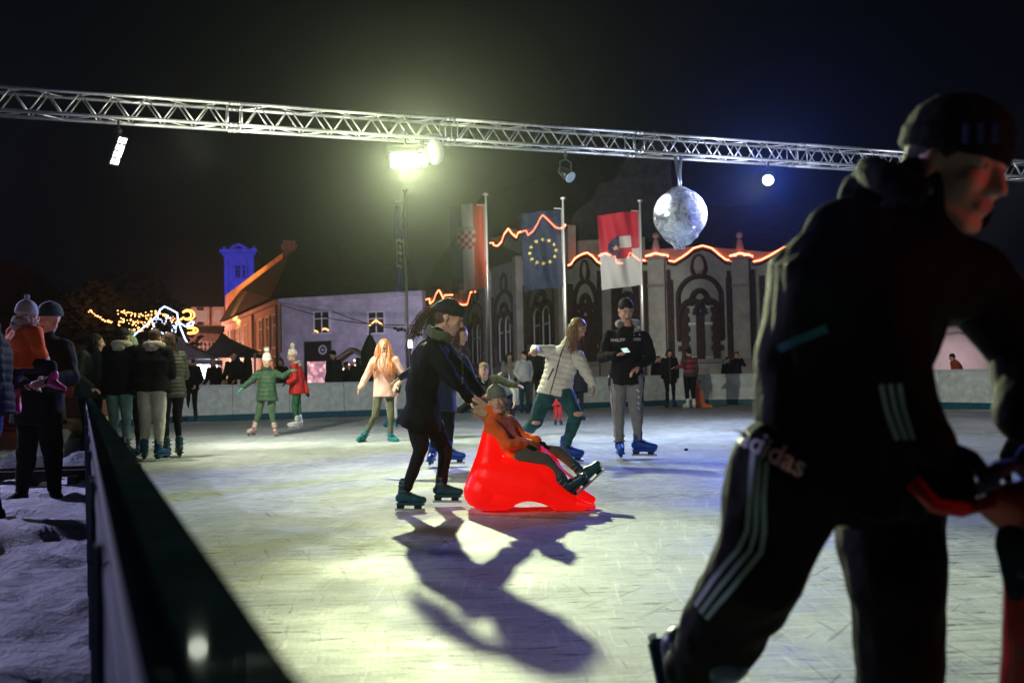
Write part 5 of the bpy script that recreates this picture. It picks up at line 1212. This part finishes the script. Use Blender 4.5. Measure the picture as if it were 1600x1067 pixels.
box(bm, c+V((0, 0, -.035)), .085, .004, .014, V((1, 0, .55)), V((0, 1, 0))); box(bm, c+V((0, 0, -.035)), .085, .004, .014, V((1, 0, -.55)), V((0, 1, 0))); ball(bm, c+V((0, 0, .015)), 0, X_, V((0, 1, 0)), (.028, .004, .032)); 
bvh = BVHTree.FromObject(B_['jac'], bpy.context.evaluated_depsgraph_get()); of = wloc(B_['jac'])
for v in bm.verts:
    h = bvh.ray_cast(v.co-v_*.5-of, v_)
    if h[0]: v.co = h[0]+of-v_*(.003 if v.co.y < c.y else .001)
fin('chest_emblem', bm, PALE, r_)
for s, d in (('a', -1), ('b', 1)):
    kn, an, hh_ = J['k'+s], J['a'+s], J['pel']+V((d*.16, 0, .02)); vw = V((-d*.75, .66, 0)).normalized()
    surf_strip('side_panel', B_['tro'], [hh_+V((d*.0, -.02, 0)), kn+V((d*.06, -.02, 0)), an+V((d*.04, -.02, .06))], .05, .003, cloth((.012, .014, .014)), r_, vw)
for i, (du, dv) in enumerate(((0, 0), (2, 10), (3, 20), (4, 28))): surf_strip('side_marks', B_['tro'], [at(1001+du, 608+dv, 10.9), at(1005+du, 612+dv, 10.9)], .02, .006, PALE, r_, V((-.6, .8, 0)).normalized())
# ---- girl in pink hoodie
J = JX(15.1, head=(600, 540), neck=(600, 558), chest=(600, 573), pel=(601, 618), sa=(585, 563), ea=(573, 588), wa=(563, 606, -.1), sb=(617, 563), eb=(629, 588), wb=(619, 603, -.2), ka=(585, 651, -.1), kb=(611, 652, -.05), aa=(570, 679), ab=(611, 681))
J['ta'] = V((-.35, -1, 0)); J['tb'] = V((.75, -.8, 0)); J['pel'] = at(601, 611, 15.1)
person('girl with very long red blond hair in pale pink hoodie gliding towards us', J, V((-.05, -1, -.05)), .86, vox=.011, jacket=cloth((.68, .43, .36)), trousers=cloth((.10, .095, .06)), hem=.10, bulk=1.15, shoes=('skate', TEAL), hair=('long', HBL, .46), hn=190, hs=.05, wind=V((0, -.035, 0)), tw=.95, hood=cloth((.68, .43, .36)), hrad=.008, zip=cloth((.7, .6, .5)), zs=1)
# hidden child behind her: teal skates
J = stand(at(612, 600, 19.5)*V((1, 1, 0)), 1.35, math.pi-.3, skates=True); J.pop('F'); k = J.pop('k')
person('child hidden behind the girl in pink hoodie, only pale trousers and teal skates showing', J, V((.2, -1, 0)), k, U=Z, vox=.016, jacket=cloth((.02, .03, .02)), trousers=cloth((.5, .46, .42)), shoes=('skate', TEAL), hair=('short', HD_))
# ---- green girl
J = JX(17.25, head=(417, 565), neck=(417, 578), chest=(417, 591), pel=(416, 620), sa=(405, 583), ea=(393, 594, -.05), wa=(380, 605, -.1), sb=(430, 583), eb=(442, 588, -.1), wb=(454, 579, -.15), ka=(404, 647), kb=(425, 647), aa=(397, 668), ab=(429, 669))
J['ta'] = V((-.35, -1, -.0)); J['tb'] = V((.25, -1, 0)); J['pel'] = at(417, 613, 17.25); J['hbd'] = V((1, -.2, .15))
GJ = nylon((.035, .075, .04)); 
person('girl in green quilted coat and white pompom hat skating with arms out', J, V((.05, -1, -.1)), .86, U=Z, vox=.012, jacket=GJ, trousers=cloth((.055, .10, .05)), hem=.17, flare=1.1, bulk=1.08, puff=.012, per=.085, shoes=('skate', mat('skate_red_white', (.60, .52, .48), .4, nscale=16, col2=(.22, .02, .02))), gloves=cloth((.04, .50, .33)), hat=('cuff', cloth((.72, .68, .58)), cloth((.75, .70, .60)), .04, .05), hair=('long', HBL, .12), hn=30, scarf=cloth((.03, .05, .03)), zip=cloth((.6, .6, .5)), zs=1, curla=.1, curlb=.1)
# ---- red girl, side view to the left
J = JX(19.2, head=(456, 556), neck=(461, 570), chest=(463, 582), pel=(464, 608), sa=(459, 574, -.14), ea=(460, 592, -.25), wa=(450, 597, -.32), sb=(466, 574, .14), eb=(474, 595, .12), wb=(480, 612, .05), ka=(460, 634, -.05), kb=(466, 634, .07), aa=(463, 658, -.05), ab=(468, 656, .07))
J['ta'] = V((-1, -.25, 0)); J['tb'] = V((-1, 0, 0))
person('girl in red coat and cream pompom hat standing sideways beside the green girl', J, V((-1, -.25, 0)), .84, U=Z, vox=.012, jacket=nylon((.52, .025, .02)), trousers=cloth((.03, .12, .05)), hem=.10, bulk=1.25, puff=.010, per=.08, shoes=('skate', WHITES), gloves=cloth((.012, .012, .012)), hat=('cuff', cloth((.72, .62, .52)), cloth((.78, .66, .56)), .03, .055), hood=FURG, fur=FURG, furn=14, hipv=V((0, 1, 0)))
# ---- standing far skater and two others by the boards
standing('woman in purple beanie and black jacket standing at the far boards on the left', at(299, 600, 24.3)*V((1, 1, 0)), 1.62, math.pi, arms='pockets', jacket=BLACKC, trousers=cloth((.012, .012, .014)), hem=.10, hat=('cuff', cloth((.22, .15, .28)), None, .0), hair=('long', HB, .15), hn=30, hood=FURB, F=V((-.75, -.8, -.1)), shoes=('skate', DBLUE), bulk=1.08)
bigg = dict(vox=.016, skates=False)
standing('grey haired man in dark coat leaning on the far board beside the taller man', at(337, 600, 27.0)*V((1, 1, 0)), 1.62, math.pi-.25, arms='lean', jacket=cloth((.02, .018, .018)), trousers=cloth((.02, .02, .02)), hair=('short', mat('hair_grey', (.25, .25, .24), .6)), F=V((.4, -1, -.2)), lean=.15, **bigg)
r_, D_ = standing('taller dark haired man behind the far board holding a pale cup', at(366, 600, 26.8)*V((1, 1, 0)), 1.80, math.pi-.1, arms='lean', jacket=cloth((.018, .016, .018)), trousers=cloth((.02, .02, .02)), hair=('short', HD_), F=V((.5, -1, -.2)), **bigg)
c = at(373, 597, 26.2); bm = NB(); rings(bm, [(c-Z*.06, X_*.035, V((0, .035, 0))), (c+Z*.07, X_*.05, V((0, .05, 0)))], 12); o = fin('paper_cup', bm, mat('cup_white', (.7, .68, .62), .6), None); tag(o, 'pale paper cup held by the taller man over the far board', 'cup')
standing('man in dark cap and dark jacket behind the far board', at(522, 600, 28.6)*V((1, 1, 0)), 1.80, math.pi-.5, arms='down', jacket=cloth((.015, .016, .03)), trousers=cloth((.02, .02, .02)), hat=('plain', cloth((.012, .012, .02)), None, -.01), peak=True, F=V((.7, -.8, -.1)), bulk=1.25, **bigg)
standing('dark haired person seen from behind near the small lit hut', at(560, 600, 29.5)*V((1, 1, 0)), 1.62, .1, jacket=cloth((.015, .02, .02)), trousers=cloth((.02, .02, .02)), hair=('short', HD_), bulk=1.2, **bigg)
standing('person in dark jacket hidden behind the man in the cap', at(541, 600, 30.5)*V((1, 1, 0)), 1.50, math.pi, jacket=cloth((.02, .03, .08)), trousers=cloth((.02, .02, .02)), hair=('short', HD_), **bigg)
standing('dark figure behind the far boards between the green and the red girl', at(439, 600, 28.5)*V((1, 1, 0)), 1.62, math.pi, jacket=cloth((.02, .018, .018)), trousers=cloth((.02, .02, .02)), hair=('long', HB, .2), hn=30, **bigg)
# ---- huddled group by the near boards
vg = dict(vox=.011)
standing('person in dark green jacket resting a hand on the near board', at(140, 600, 12.5)*V((1, 1, 0)), 1.60, -.5, lean=.1, jacket=nylon((.025, .045, .03)), trousers=cloth((.02, .02, .02)), hair=('long', HD_, .32), hn=80, F=V((.9, .3, -.1)), shoes=('skate', DBLUE), bulk=1.15, tweak=lambda J: J.update(ea=at(124, 590, 12.3), wa=at(144, 607, 12.2), sa=at(131, 556, 12.45), had=V((1, -.3, -.3))), **vg)
standing('person in black jacket with cream hood and pale blue jeans in the huddle', at(186, 600, 12.4)*V((1, 1, 0)), 1.66, -.15, lean=.1, jacket=BLACKC, trousers=mat('light_jeans', (.22, .40, .42), .8, nscale=9), hair=('short', HD_), F=V((.2, 1, -.1)), hood=cloth((.50, .46, .36)), hoodr=1.3, hoodback=V((0, -1, -.1)), shoes=('skate', DBLUE), bulk=1.4, arms='front', hem=.10, tend=.08, tw=1.05, **vg)
standing('person in black fur hooded jacket and white trousers seen from behind in the huddle', at(237, 600, 12.3)*V((1, 1, 0)), 1.63, -.05, lean=.12, jacket=BLACKC, trousers=cloth((.62, .59, .54)), hair=('short', HB), F=V((.1, 1, -.2)), hood=FURG, fur=FURG, furn=60, hoodr=1.45, hoodback=V((0, -1, -.05)), shoes=('skate', mat('skate_mid_blue', (.01, .10, .22), .35, nscale=8)), bulk=1.45, arms='front', hem=.05, tw=1.35, tend=.12, **vg)
standing('girl with brown hair in olive striped puffer jacket at the right of the huddle', at(268, 600, 12.7)*V((1, 1, 0)), 1.60, .8, lean=.08, jacket=nylon((.055, .06, .04)), trousers=cloth((.012, .012, .012)), hair=('long', HB, .26), hn=120, F=V((-.7, .7, -.1)), shoes=('skate', DTEAL), bulk=1.12, puff=.016, per=.055, arms='front', hem=.12, **vg)
standing('person with pale green pompom hat hidden in the middle of the huddle', at(206, 600, 13.2)*V((1, 1, 0)), 1.55, math.pi, jacket=cloth((.03, .03, .03)), trousers=cloth((.015, .015, .015)), hat=('cuff', cloth((.25, .35, .22)), cloth((.35, .45, .3)), .02, .05), shoes=('skate', DBLUE), **vg)
# ---- man with child at far left, and the cropped figure
J = JX(8.1, head=(77, 499), neck=(70, 526), chest=(64, 556), pel=(60, 640), sa=(38, 546, .05), ea=(22, 590, -.05), wa=(40, 602, -.28), sb=(98, 546, -.05), eb=(110, 590, -.22), wb=(78, 596, -.42), ka=(42, 715, .0), kb=(84, 715, .0), aa=(34, 768, .05), ab=(86, 764, .0))
J['ta'] = V((-.1, -1, 0)); J['tb'] = V((.6, -.8, 0)); J['hbd'] = V((-1, -.15, -.22)); J['had'] = V((1, -.2, -.1))
r_, M_ = person('man in dark jacket and dark green beanie standing on the snow holding a child', J, V((-.35, -1, -.05)), .95, U=Z, jacket=cloth((.008, .010, .016)), trousers=cloth((.006, .006, .008)), hat=('cuff', cloth((.01, .04, .035)), None, .0), vox=.009, bulk=1.32, hem=.12, tw=1.35, tend=.06, curlb=.15, upb=V((0, -1, .3)), thumbb=1, shoes=('boot', cloth((.01, .01, .012))))
J = JX(7.6, head=(43, 494), neck=(40, 510), chest=(38, 530), pel=(40, 566), sa=(24, 520, .04), ea=(20, 540), wa=(30, 552, .1), sb=(54, 520, -.08), eb=(60, 542, -.10), wb=(67, 556, -.06), ha=(30, 570, .05), hb=(48, 570, -.05), ka=(20, 590, -.05), kb=(80, 572, -.08), aa=(25, 618), ab=(84, 594, -.10))
J['ta'] = V((.4, -.6, -.6)); J['tb'] = V((.85, -.5, -.15))
person('toddler in orange jacket and pale knitted hat carried by the man on the left', J, V((.85, .45, -.05)), .72, U=Z, vox=.007, jacket=ORJ, trousers=cloth((.02, .02, .03)), hem=.03, bulk=1.3, jfold=1.4, shoes=('boot', mat('pink_boot', (.55, .04, .25), .4, nscale=12)), gloves=cloth((.5, .5, .48)), hat=('cuff', cloth((.50, .52, .56)), cloth((.5, .52, .56)), .02, .03), hood=FURG, fur=FURG, furn=30, hoodr=1.3, hoodback=V((-.6, -.7, -.1)), held=True, gloves_on='ab')
standing('person in dark blue padded jacket cut off at the left edge of the view', at(-14, 600, 7.0)*V((1, 1, 0)), 1.55, math.pi/2+.5, jacket=nylon((.010, .016, .030)), trousers=mat('faded_jeans', (.03, .06, .16), .8, nscale=8), hair=('short', HD_), F=V((-.6, .8, 0)), skates=False, vox=.011, bulk=1.25, puff=.012, per=.07, tw=1.1)
# ---- middle distance skaters
J = JX(13.6, head=(756, 578, -.25), neck=(757, 592), chest=(755, 602, .06), pel=(745, 628, .35), sa=(738, 592, -.02), ea=(728, 612, -.1), wa=(735, 628, -.2), sb=(776, 592, .02), eb=(795, 600, -.05), wb=(808, 602, -.15), ka=(722, 640, .2), kb=(762, 655, .05), aa=(706, 638, .45), ab=(760, 680, .1))
J['ta'] = V((-.8, -.3, -.6)); J['tb'] = V((.2, -1, 0)); J['aa'] = at(704, 640, 14.0)
r_, O_ = person('crop haired boy in olive jacket and printed shirt bending forward while skating', J, V((-.02, -1, -.25)), .80, U=V((0, -.3, 1)), vox=.011, jacket=cloth((.06, .07, .03)), trousers=cloth((.012, .013, .02)), hem=.03, hang=False, shoes=('skate', DTEAL), hair=('short', mat('hair_cropped', (.28, .20, .14), .7)), bulk=1.15, curlb=.5)
surf_strip('black_shirt_front', O_['jac'], [at(752, 590, 13), at(750, 606, 13)], .16, .004, cloth((.012, .012, .012)), r_, v_)
surf_text('shirt_print', O_['jac'], 'SX', .085, at(749, 597, 13), V((1, 0, .2)), Z, mat('white_print', (.7, .7, .68), .7), r_, v_, .008)
J = JX(15.5, head=(788, 592, -.3), neck=(786, 594, -.1), chest=(784, 597, .0), pel=(790, 612, .4), sa=(772, 600, -.05), ea=(768, 616, -.1), wa=(772, 630, -.2), sb=(798, 600, -.0), eb=(806, 612, -.1), wb=(804, 628, -.2), ka=(782, 645, .1), kb=(800, 645, .1), aa=(784, 668, .3), ab=(800, 668, .3))
person('skater in grey hooded top crouching low behind the small child', J, V((0, -.7, -.7)), .80, U=V((0, -.7, .7)), vox=.012, jacket=cloth((.30, .31, .28)), trousers=cloth((.02, .02, .025)), shoes=('skate', DTEAL), hair=('short', HD_), bulk=1.15, hood=cloth((.30, .31, .28)), hang=False)
standing('long haired woman holding up a phone beside the woman in the light jacket', at(797, 600, 26.6)*V((1, 1, 0)), 1.60, math.pi-.2, arms='phone', jacket=cloth((.28, .27, .25)), trousers=cloth((.012, .012, .012)), hair=('long', HD_, .28), hn=50, F=V((.3, -1, -.2)), shoes=('skate', DBLUE), bulk=1.0, vox=.014)
standing('woman in pale grey jacket with dark shoulder bag strap far back on the ice', at(819, 600, 25.6)*V((1, 1, 0)), 1.60, math.pi+.5, arms='pockets', jacket=cloth((.52, .54, .54)), trousers=cloth((.015, .04, .04)), hair=('short', HD_), F=V((-.8, -.5, -.1)), shoes=('skate', DBLUE), bulk=1.12, hem=.05, vox=.014, tw=1.05)
standing('dark haired man standing behind the woman in pale grey jacket', at(834, 600, 27.0)*V((1, 1, 0)), 1.76, math.pi, jacket=cloth((.02, .03, .025)), trousers=cloth((.10, .07, .05)), hair=('short', HD_), F=V((-.3, -1, 0)), shoes=('skate', DBLUE), vox=.014)
standing('dark clad child skater seen just right of the stooping teenager', at(903, 600, 20.5)*V((1, 1, 0)), 1.20, -.3, jacket=cloth((.012, .02, .02)), trousers=cloth((.012, .012, .014)), hair=('short', HD_), F=V((.2, 1, -.2)), shoes=('skate', DBLUE), bulk=1.2, vox=.013, lean=.2)
J = stand(at(871, 600, 19.0)*V((1, 1, 0)), .80, math.pi, skates=True); J.pop('F'); k = J.pop('k')
person('tiny child in red snowsuit far back between the legs of the teenager', J, V((.1, -1, 0)), k, U=Z, vox=.010, jacket=cloth((.55, .03, .03)), trousers=cloth((.5, .03, .03)), shoes=('skate', DBLUE), hat=('cuff', cloth((.5, .03, .03)), None, 0), bulk=1.4, tw=1.3)
standing('person in long black coat with hood standing at the far boards on the right', at(1047, 600, 27.3)*V((1, 1, 0)), 1.62, math.pi-.1, jacket=cloth((.014, .016, .018)), trousers=cloth((.012, .012, .014)), hem=.2, hair=('long', HD_, .1), hn=30, F=V((.2, -1, -.3)), shoes=('skate', DBLUE), bulk=1.12, vox=.014, zip=cloth((.2, .2, .2)), zs=1)
def ctw(J): J.update(ea=at(1066, 572, 26.4), wa=at(1055, 574, 26.3))
r_, S_ = standing('child in red and grey striped pullover and white skates seen from behind', at(1078, 600, 26.6)*V((1, 1, 0)), 1.60, .2, lean=.0, jacket=cloth((.06, .06, .055)), trousers=cloth((.012, .013, .014)), hair=('short', HD_), F=V((-.3, 1, -.4)), shoes=('skate', WHITES), bulk=1.1, vox=.013, tweak=ctw, tw=1.25, hem=.02)
REDS = mat('stripe_red', (.50, .03, .04), .8)
for i, v in enumerate((556, 564, 572, 580)): surf_strip('knit_stripe', S_['jac'], [at(1064, v-1, 26.2), at(1078, v, 26.2), at(1092, v-1, 26.2)], .055, .006, REDS, r_, v_)
for i in range(2): surf_strip('knit_stripe', S_['jac'], [at(1059+i*5, 568+i*0, 26.2), at(1059+i*5, 577, 26.2)], .045, .006, REDS, r_, v_)
p = at(1094, 600, 27.0); p.z = 0; t = thing('orange_skating_aid', 'orange skating aid leaning by the child in the striped pullover', 'skating aid', p)
bm = NB(); cone(bm, p+Z*.08, p+V((-.05, 0, .45)), .16, .12, 12); cone(bm, p+V((-.05, 0, .45)), p+V((-.13, 0, .78)), .10, .07, 12); cone(bm, p+V((.1, -.1, .05)), p+V((.25, -.25, .04)), .07, .04, 8); remesh('aid_body', bm, mat('orange_plastic', (.60, .16, .06), .4), t, .012, 2)
bm = NB(); tube(bm, [p+V((-.28, 0, .70)), p+V((-.13, 0, .72)), p+V((.02, 0, .70))], .018); fin('handle', bm, BLK, t)
standing('dark figure behind the far boards left of the person in the long black coat', at(1030, 600, 30.5)*V((1, 1, 0)), 1.5, math.pi, jacket=cloth((.012, .012, .014)), trousers=cloth((.02, .02, .02)), hair=('short', HD_), bulk=1.4, **bigg)
standing('person with brightly lit face behind the far boards beside the foreground man', at(1152, 600, 32.2)*V((1, 1, 0)), 1.62, math.pi, arms='up', jacket=cloth((.03, .02, .02)), trousers=cloth((.02, .02, .02)), hair=('short', HB), F=V((-.2, -1, 0)), **bigg)
standing('smaller dark figure behind the far boards left of the person with lit face', at(1138, 600, 32.4)*V((1, 1, 0)), 1.45, math.pi, jacket=cloth((.015, .015, .018)), trousers=cloth((.02, .02, .02)), hair=('short', HD_), F=V((.4, -1, 0)), **bigg)
p = at(1501, 600, 25.0)*V((1, 1, 0))
standing('person in red jacket bent down behind the right boards, under the foreground man\'s arm', p, 1.30, math.pi/2, jacket=cloth((.40, .06, .03)), trousers=cloth((.02, .02, .02)), hair=('short', HD_), F=V((-.8, .2, -.3)), lean=.3, bulk=1.3, **bigg)

# ---- foreground man
YF = 1.78
J = JX(YF, head=(1490, 266, .0), neck=(1432, 345, .04), chest=(1345, 440, .03), pel=(1290, 700, .10), sa=(1328, 380, -.02), ea=(1385, 560, -.10), wa=(1448, 695, -.16), sb=(1520, 430, .22), eb=(1600, 560, .22), wb=(1600, 660, .08),
       ha=(1235, 740, .0), hb=(1378, 740, .16), ka=(1186, 890, .02), aa=(1092, 1040, .20), kb=(1400, 925, .05), ab=(1408, 1270, .12))
J['ab'].z = .17; J['ta'] = V((.15, -.35, -.92)); J['tb'] = V((.85, -.5, 0)); J['had'] = V((.40, -.12, -.9)); J['hbd'] = V((.1, -.5, -.8))
r_, G_ = person('large blurred man in black tracksuit and beanie bending forward in the right foreground', J, V((.52, -.80, -.30)), 1.0, hk=.90, U=V((.25, -.10, .95)), vox=.0075, bvox=.006, jacket=nylon((.004, .005, .008)), trousers=nylon((.004, .005, .007)), hem=.03, jw=1.05, jd=.96, bulk=1.10, jfold=1.5, tw=1.42, tend=.02, cuff=.05, gloves=cloth((.008, .008, .010)), hat=('cuff', cloth((.008, .009, .014)), None, -.005), curla=.75, thumba=-1, upa=V((-.3, -.9, .3)), shoes=('skate', DBLUE), hood=cloth((.006, .007, .008)), hoodr=.85, hair=('short', HD_))
vw = ray(1250, 700).normalized(); GREYP = mat('reflective_grey_print', (.70, .72, .76), .5); ST_ = mat('stripe_grey_blue', (.30, .36, .42), .6)
surf_text('trouser_print', [G_['tro'], G_['jac']], 'adidas', .052, at(1199, 706, YF-.3), at(1240, 727, YF)-at(1160, 685, YF), Z, GREYP, r_, vw)
for i in range(3):
    o_ = i*13
    pl_ = (((1166, 708), (1160, 790), (1154, 850), (1138, 886), (1110, 918), (1084, 952), (1062, 985), (1046, 1008)), ((1178, 716), (1173, 790), (1170, 850), (1160, 886), (1132, 920), (1103, 956), (1078, 990), (1058, 1018)), ((1191, 724), (1186, 790), (1186, 850), (1180, 888), (1152, 924), (1122, 962), (1096, 994), (1070, 1028)))[i]
    surf_strip('trouser_stripe', G_['tro'], [at(u, v, YF-.3) for u, v in pl_], .0085, .002, ST_, r_, vw)
    surf_strip('sleeve_stripe', G_['jac'], [at(1401+i*15, 582, YF-.4), at(1413+i*14, 630, YF-.4), at(1432+i*12, 685, YF-.4)], .007, .002, ST_, r_, vw)
    surf_strip('sleeve_stripe', G_['jac'], [at(1584+i*9, 560, YF-.4), at(1592+i*8, 640, YF-.4)], .006, .002, ST_, r_, vw)
surf_strip('teal_back_stripe', G_['jac'], [at(1206, 489, YF-.5), at(1306, 452, YF-.5)], .015, .003, mat('teal_reflex', (.03, .16, .24), .6), r_, vw)
Fm, Um, Sm = G_['F'], G_['U'], G_['S']
bm = NB()
for i, u in enumerate((1509, 1531, 1554)):
    tp, bt = at(u+2, 193, YF), at(u, 224, YF); c = J['head']+(-Fm*.013+Um*.035)
    for e in (tp, bt):
        pass
    q = []
    for e in (tp, bt):
        d = (e-CAM).normalized(); # drop on the cuff's ellipse cylinder
        oc = CAM-c; A_ = np.array([[d.dot(Sm)/.098, d.dot(Fm)/.117]]); B0 = np.array([[oc.dot(Sm)/.098, oc.dot(Fm)/.117]])
        a2 = float((A_*A_).sum()); b2 = float(2*(A_*B0).sum()); c2 = float((B0*B0).sum()-1); ds = b2*b2-4*a2*c2
        if ds > 0: q.append(CAM+d*((-b2-math.sqrt(ds))/(2*a2)))
    if len(q) == 2: box(bm, (q[0]+q[1])/2, .0095, .004, (q[0]-q[1]).length, (q[0]-q[1]).cross(vw), vw)
fin('beanie_mark', bm, mat('blue_mark', (.03, .08, .28), .6), r_)
# ---- red seat and child at the right edge
p0 = at(1660, 1000, 1.60); p0.z = 0
t = thing('red_skating_aid', 'red plastic skating seat mostly beyond the right edge, gripped by the foreground man', 'skating aid', p0)
REDF = mat('red_plastic', (.32, .006, .008), .35, coat=.2)
B = lambda u, v, dy=0: at(u, v, 1.60+dy)
bm = NB()
cone(bm, B(1556, 775), B(1650, 800), .024, .055, 14); cone(bm, B(1540, 790, .02), B(1590, 815, .02), .020, .03, 12)
cone(bm, B(1650, 800), B(1670, 1000), .075, .10, 14); cone(bm, B(1672, 1000), B(1700, 1330), .10, .15, 14)
q0 = V((p0.x+.1, p0.y, .10)); cone(bm, q0, q0+V((.35, -.05, 0)), .10, .12, 14); cone(bm, q0+V((.12, .0, .1)), q0+V((.45, .0, .16)), .13, .11, 14); remesh('seat_body', bm, REDF, t, .012, 3)
bm = NB(); tube(bm, [at(1426, 752, 1.60), at(1462, 790, 1.58), at(1500, 796, 1.57), at(1560, 778, 1.60)], .013, 10); fin('grip_bar', bm, mat('grip_red', (.45, .01, .012), .4), t, True)
J = JX(1.58, head=(1830, 560), neck=(1790, 640), chest=(1760, 700), pel=(1700, 900), sa=(1720, 640, -.02), ea=(1660, 745, -.04), wa=(1618, 722, -.02), sb=(1830, 700, .05), eb=(1860, 820, .0), wb=(1800, 850, -.1), ha=(1690, 880, -.03), hb=(1740, 890, .05), ka=(1600, 850, .02), aa=(1640, 1080, .0), kb=(1800, 950, .02), ab=(1820, 1150, 0))
J['had'] = V((-.85, 0, -.1)); J['ta'] = V((-.9, -.2, -.3)); J['tb'] = V((-.2, -.9, -.3))
person('child with purple sleeve and mitten sitting on the seat at the right edge', J, V((-.8, -.5, -.1)), .66, U=Z, vox=.007, jacket=nylon((.055, .035, .075)), trousers=cloth((.014, .018, .03)), gloves=cloth((.06, .035, .075)), hat=('cuff', cloth((.3, .1, .3)), None, 0), bulk=1.2, tw=1.1, shoes=('skate', DTEAL), curla=.5)
# yellow-green rim light behind the foreground man comes from the floodlight; small bits on the ice
for u, v, r, lab in ((1072, 704, .022, 'small dark lump lying on the bright ice right of the boy'), (898, 797, .02, 'small pebble of dirt near the red seat')):
    c = atz(u, v, 0); bm = NB(); ball(bm, c+Z*r*.6, 0, X_, V((0, 1, 0)), (r*1.3, r, r*.8)); tag(fin('ice_debris', bm, RUBBER, None, True), lab, 'debris')
# real ridges of scraped ice round the middle of the rink
# ------------------------------------------------------------------ haze
bm = NB(); box(bm, V((0, 170, 14)), 640, 500, 30.2)
hz = bpy.data.materials.new('haze_air'); hz.use_nodes = True; nt = hz.node_tree; nt.nodes.clear()
o_ = nt.nodes.new('ShaderNodeOutputMaterial'); pv = nt.nodes.new('ShaderNodeVolumePrincipled'); pv.inputs['Color'].default_value = (.9, .95, .9, 1); pv.inputs['Density'].default_value = .00032
pv.inputs['Anisotropy'].default_value = .90
nt.links.new(pv.outputs[0], o_.inputs['Volume'])
tag(fin('haze', bm, hz), kind='stuff')
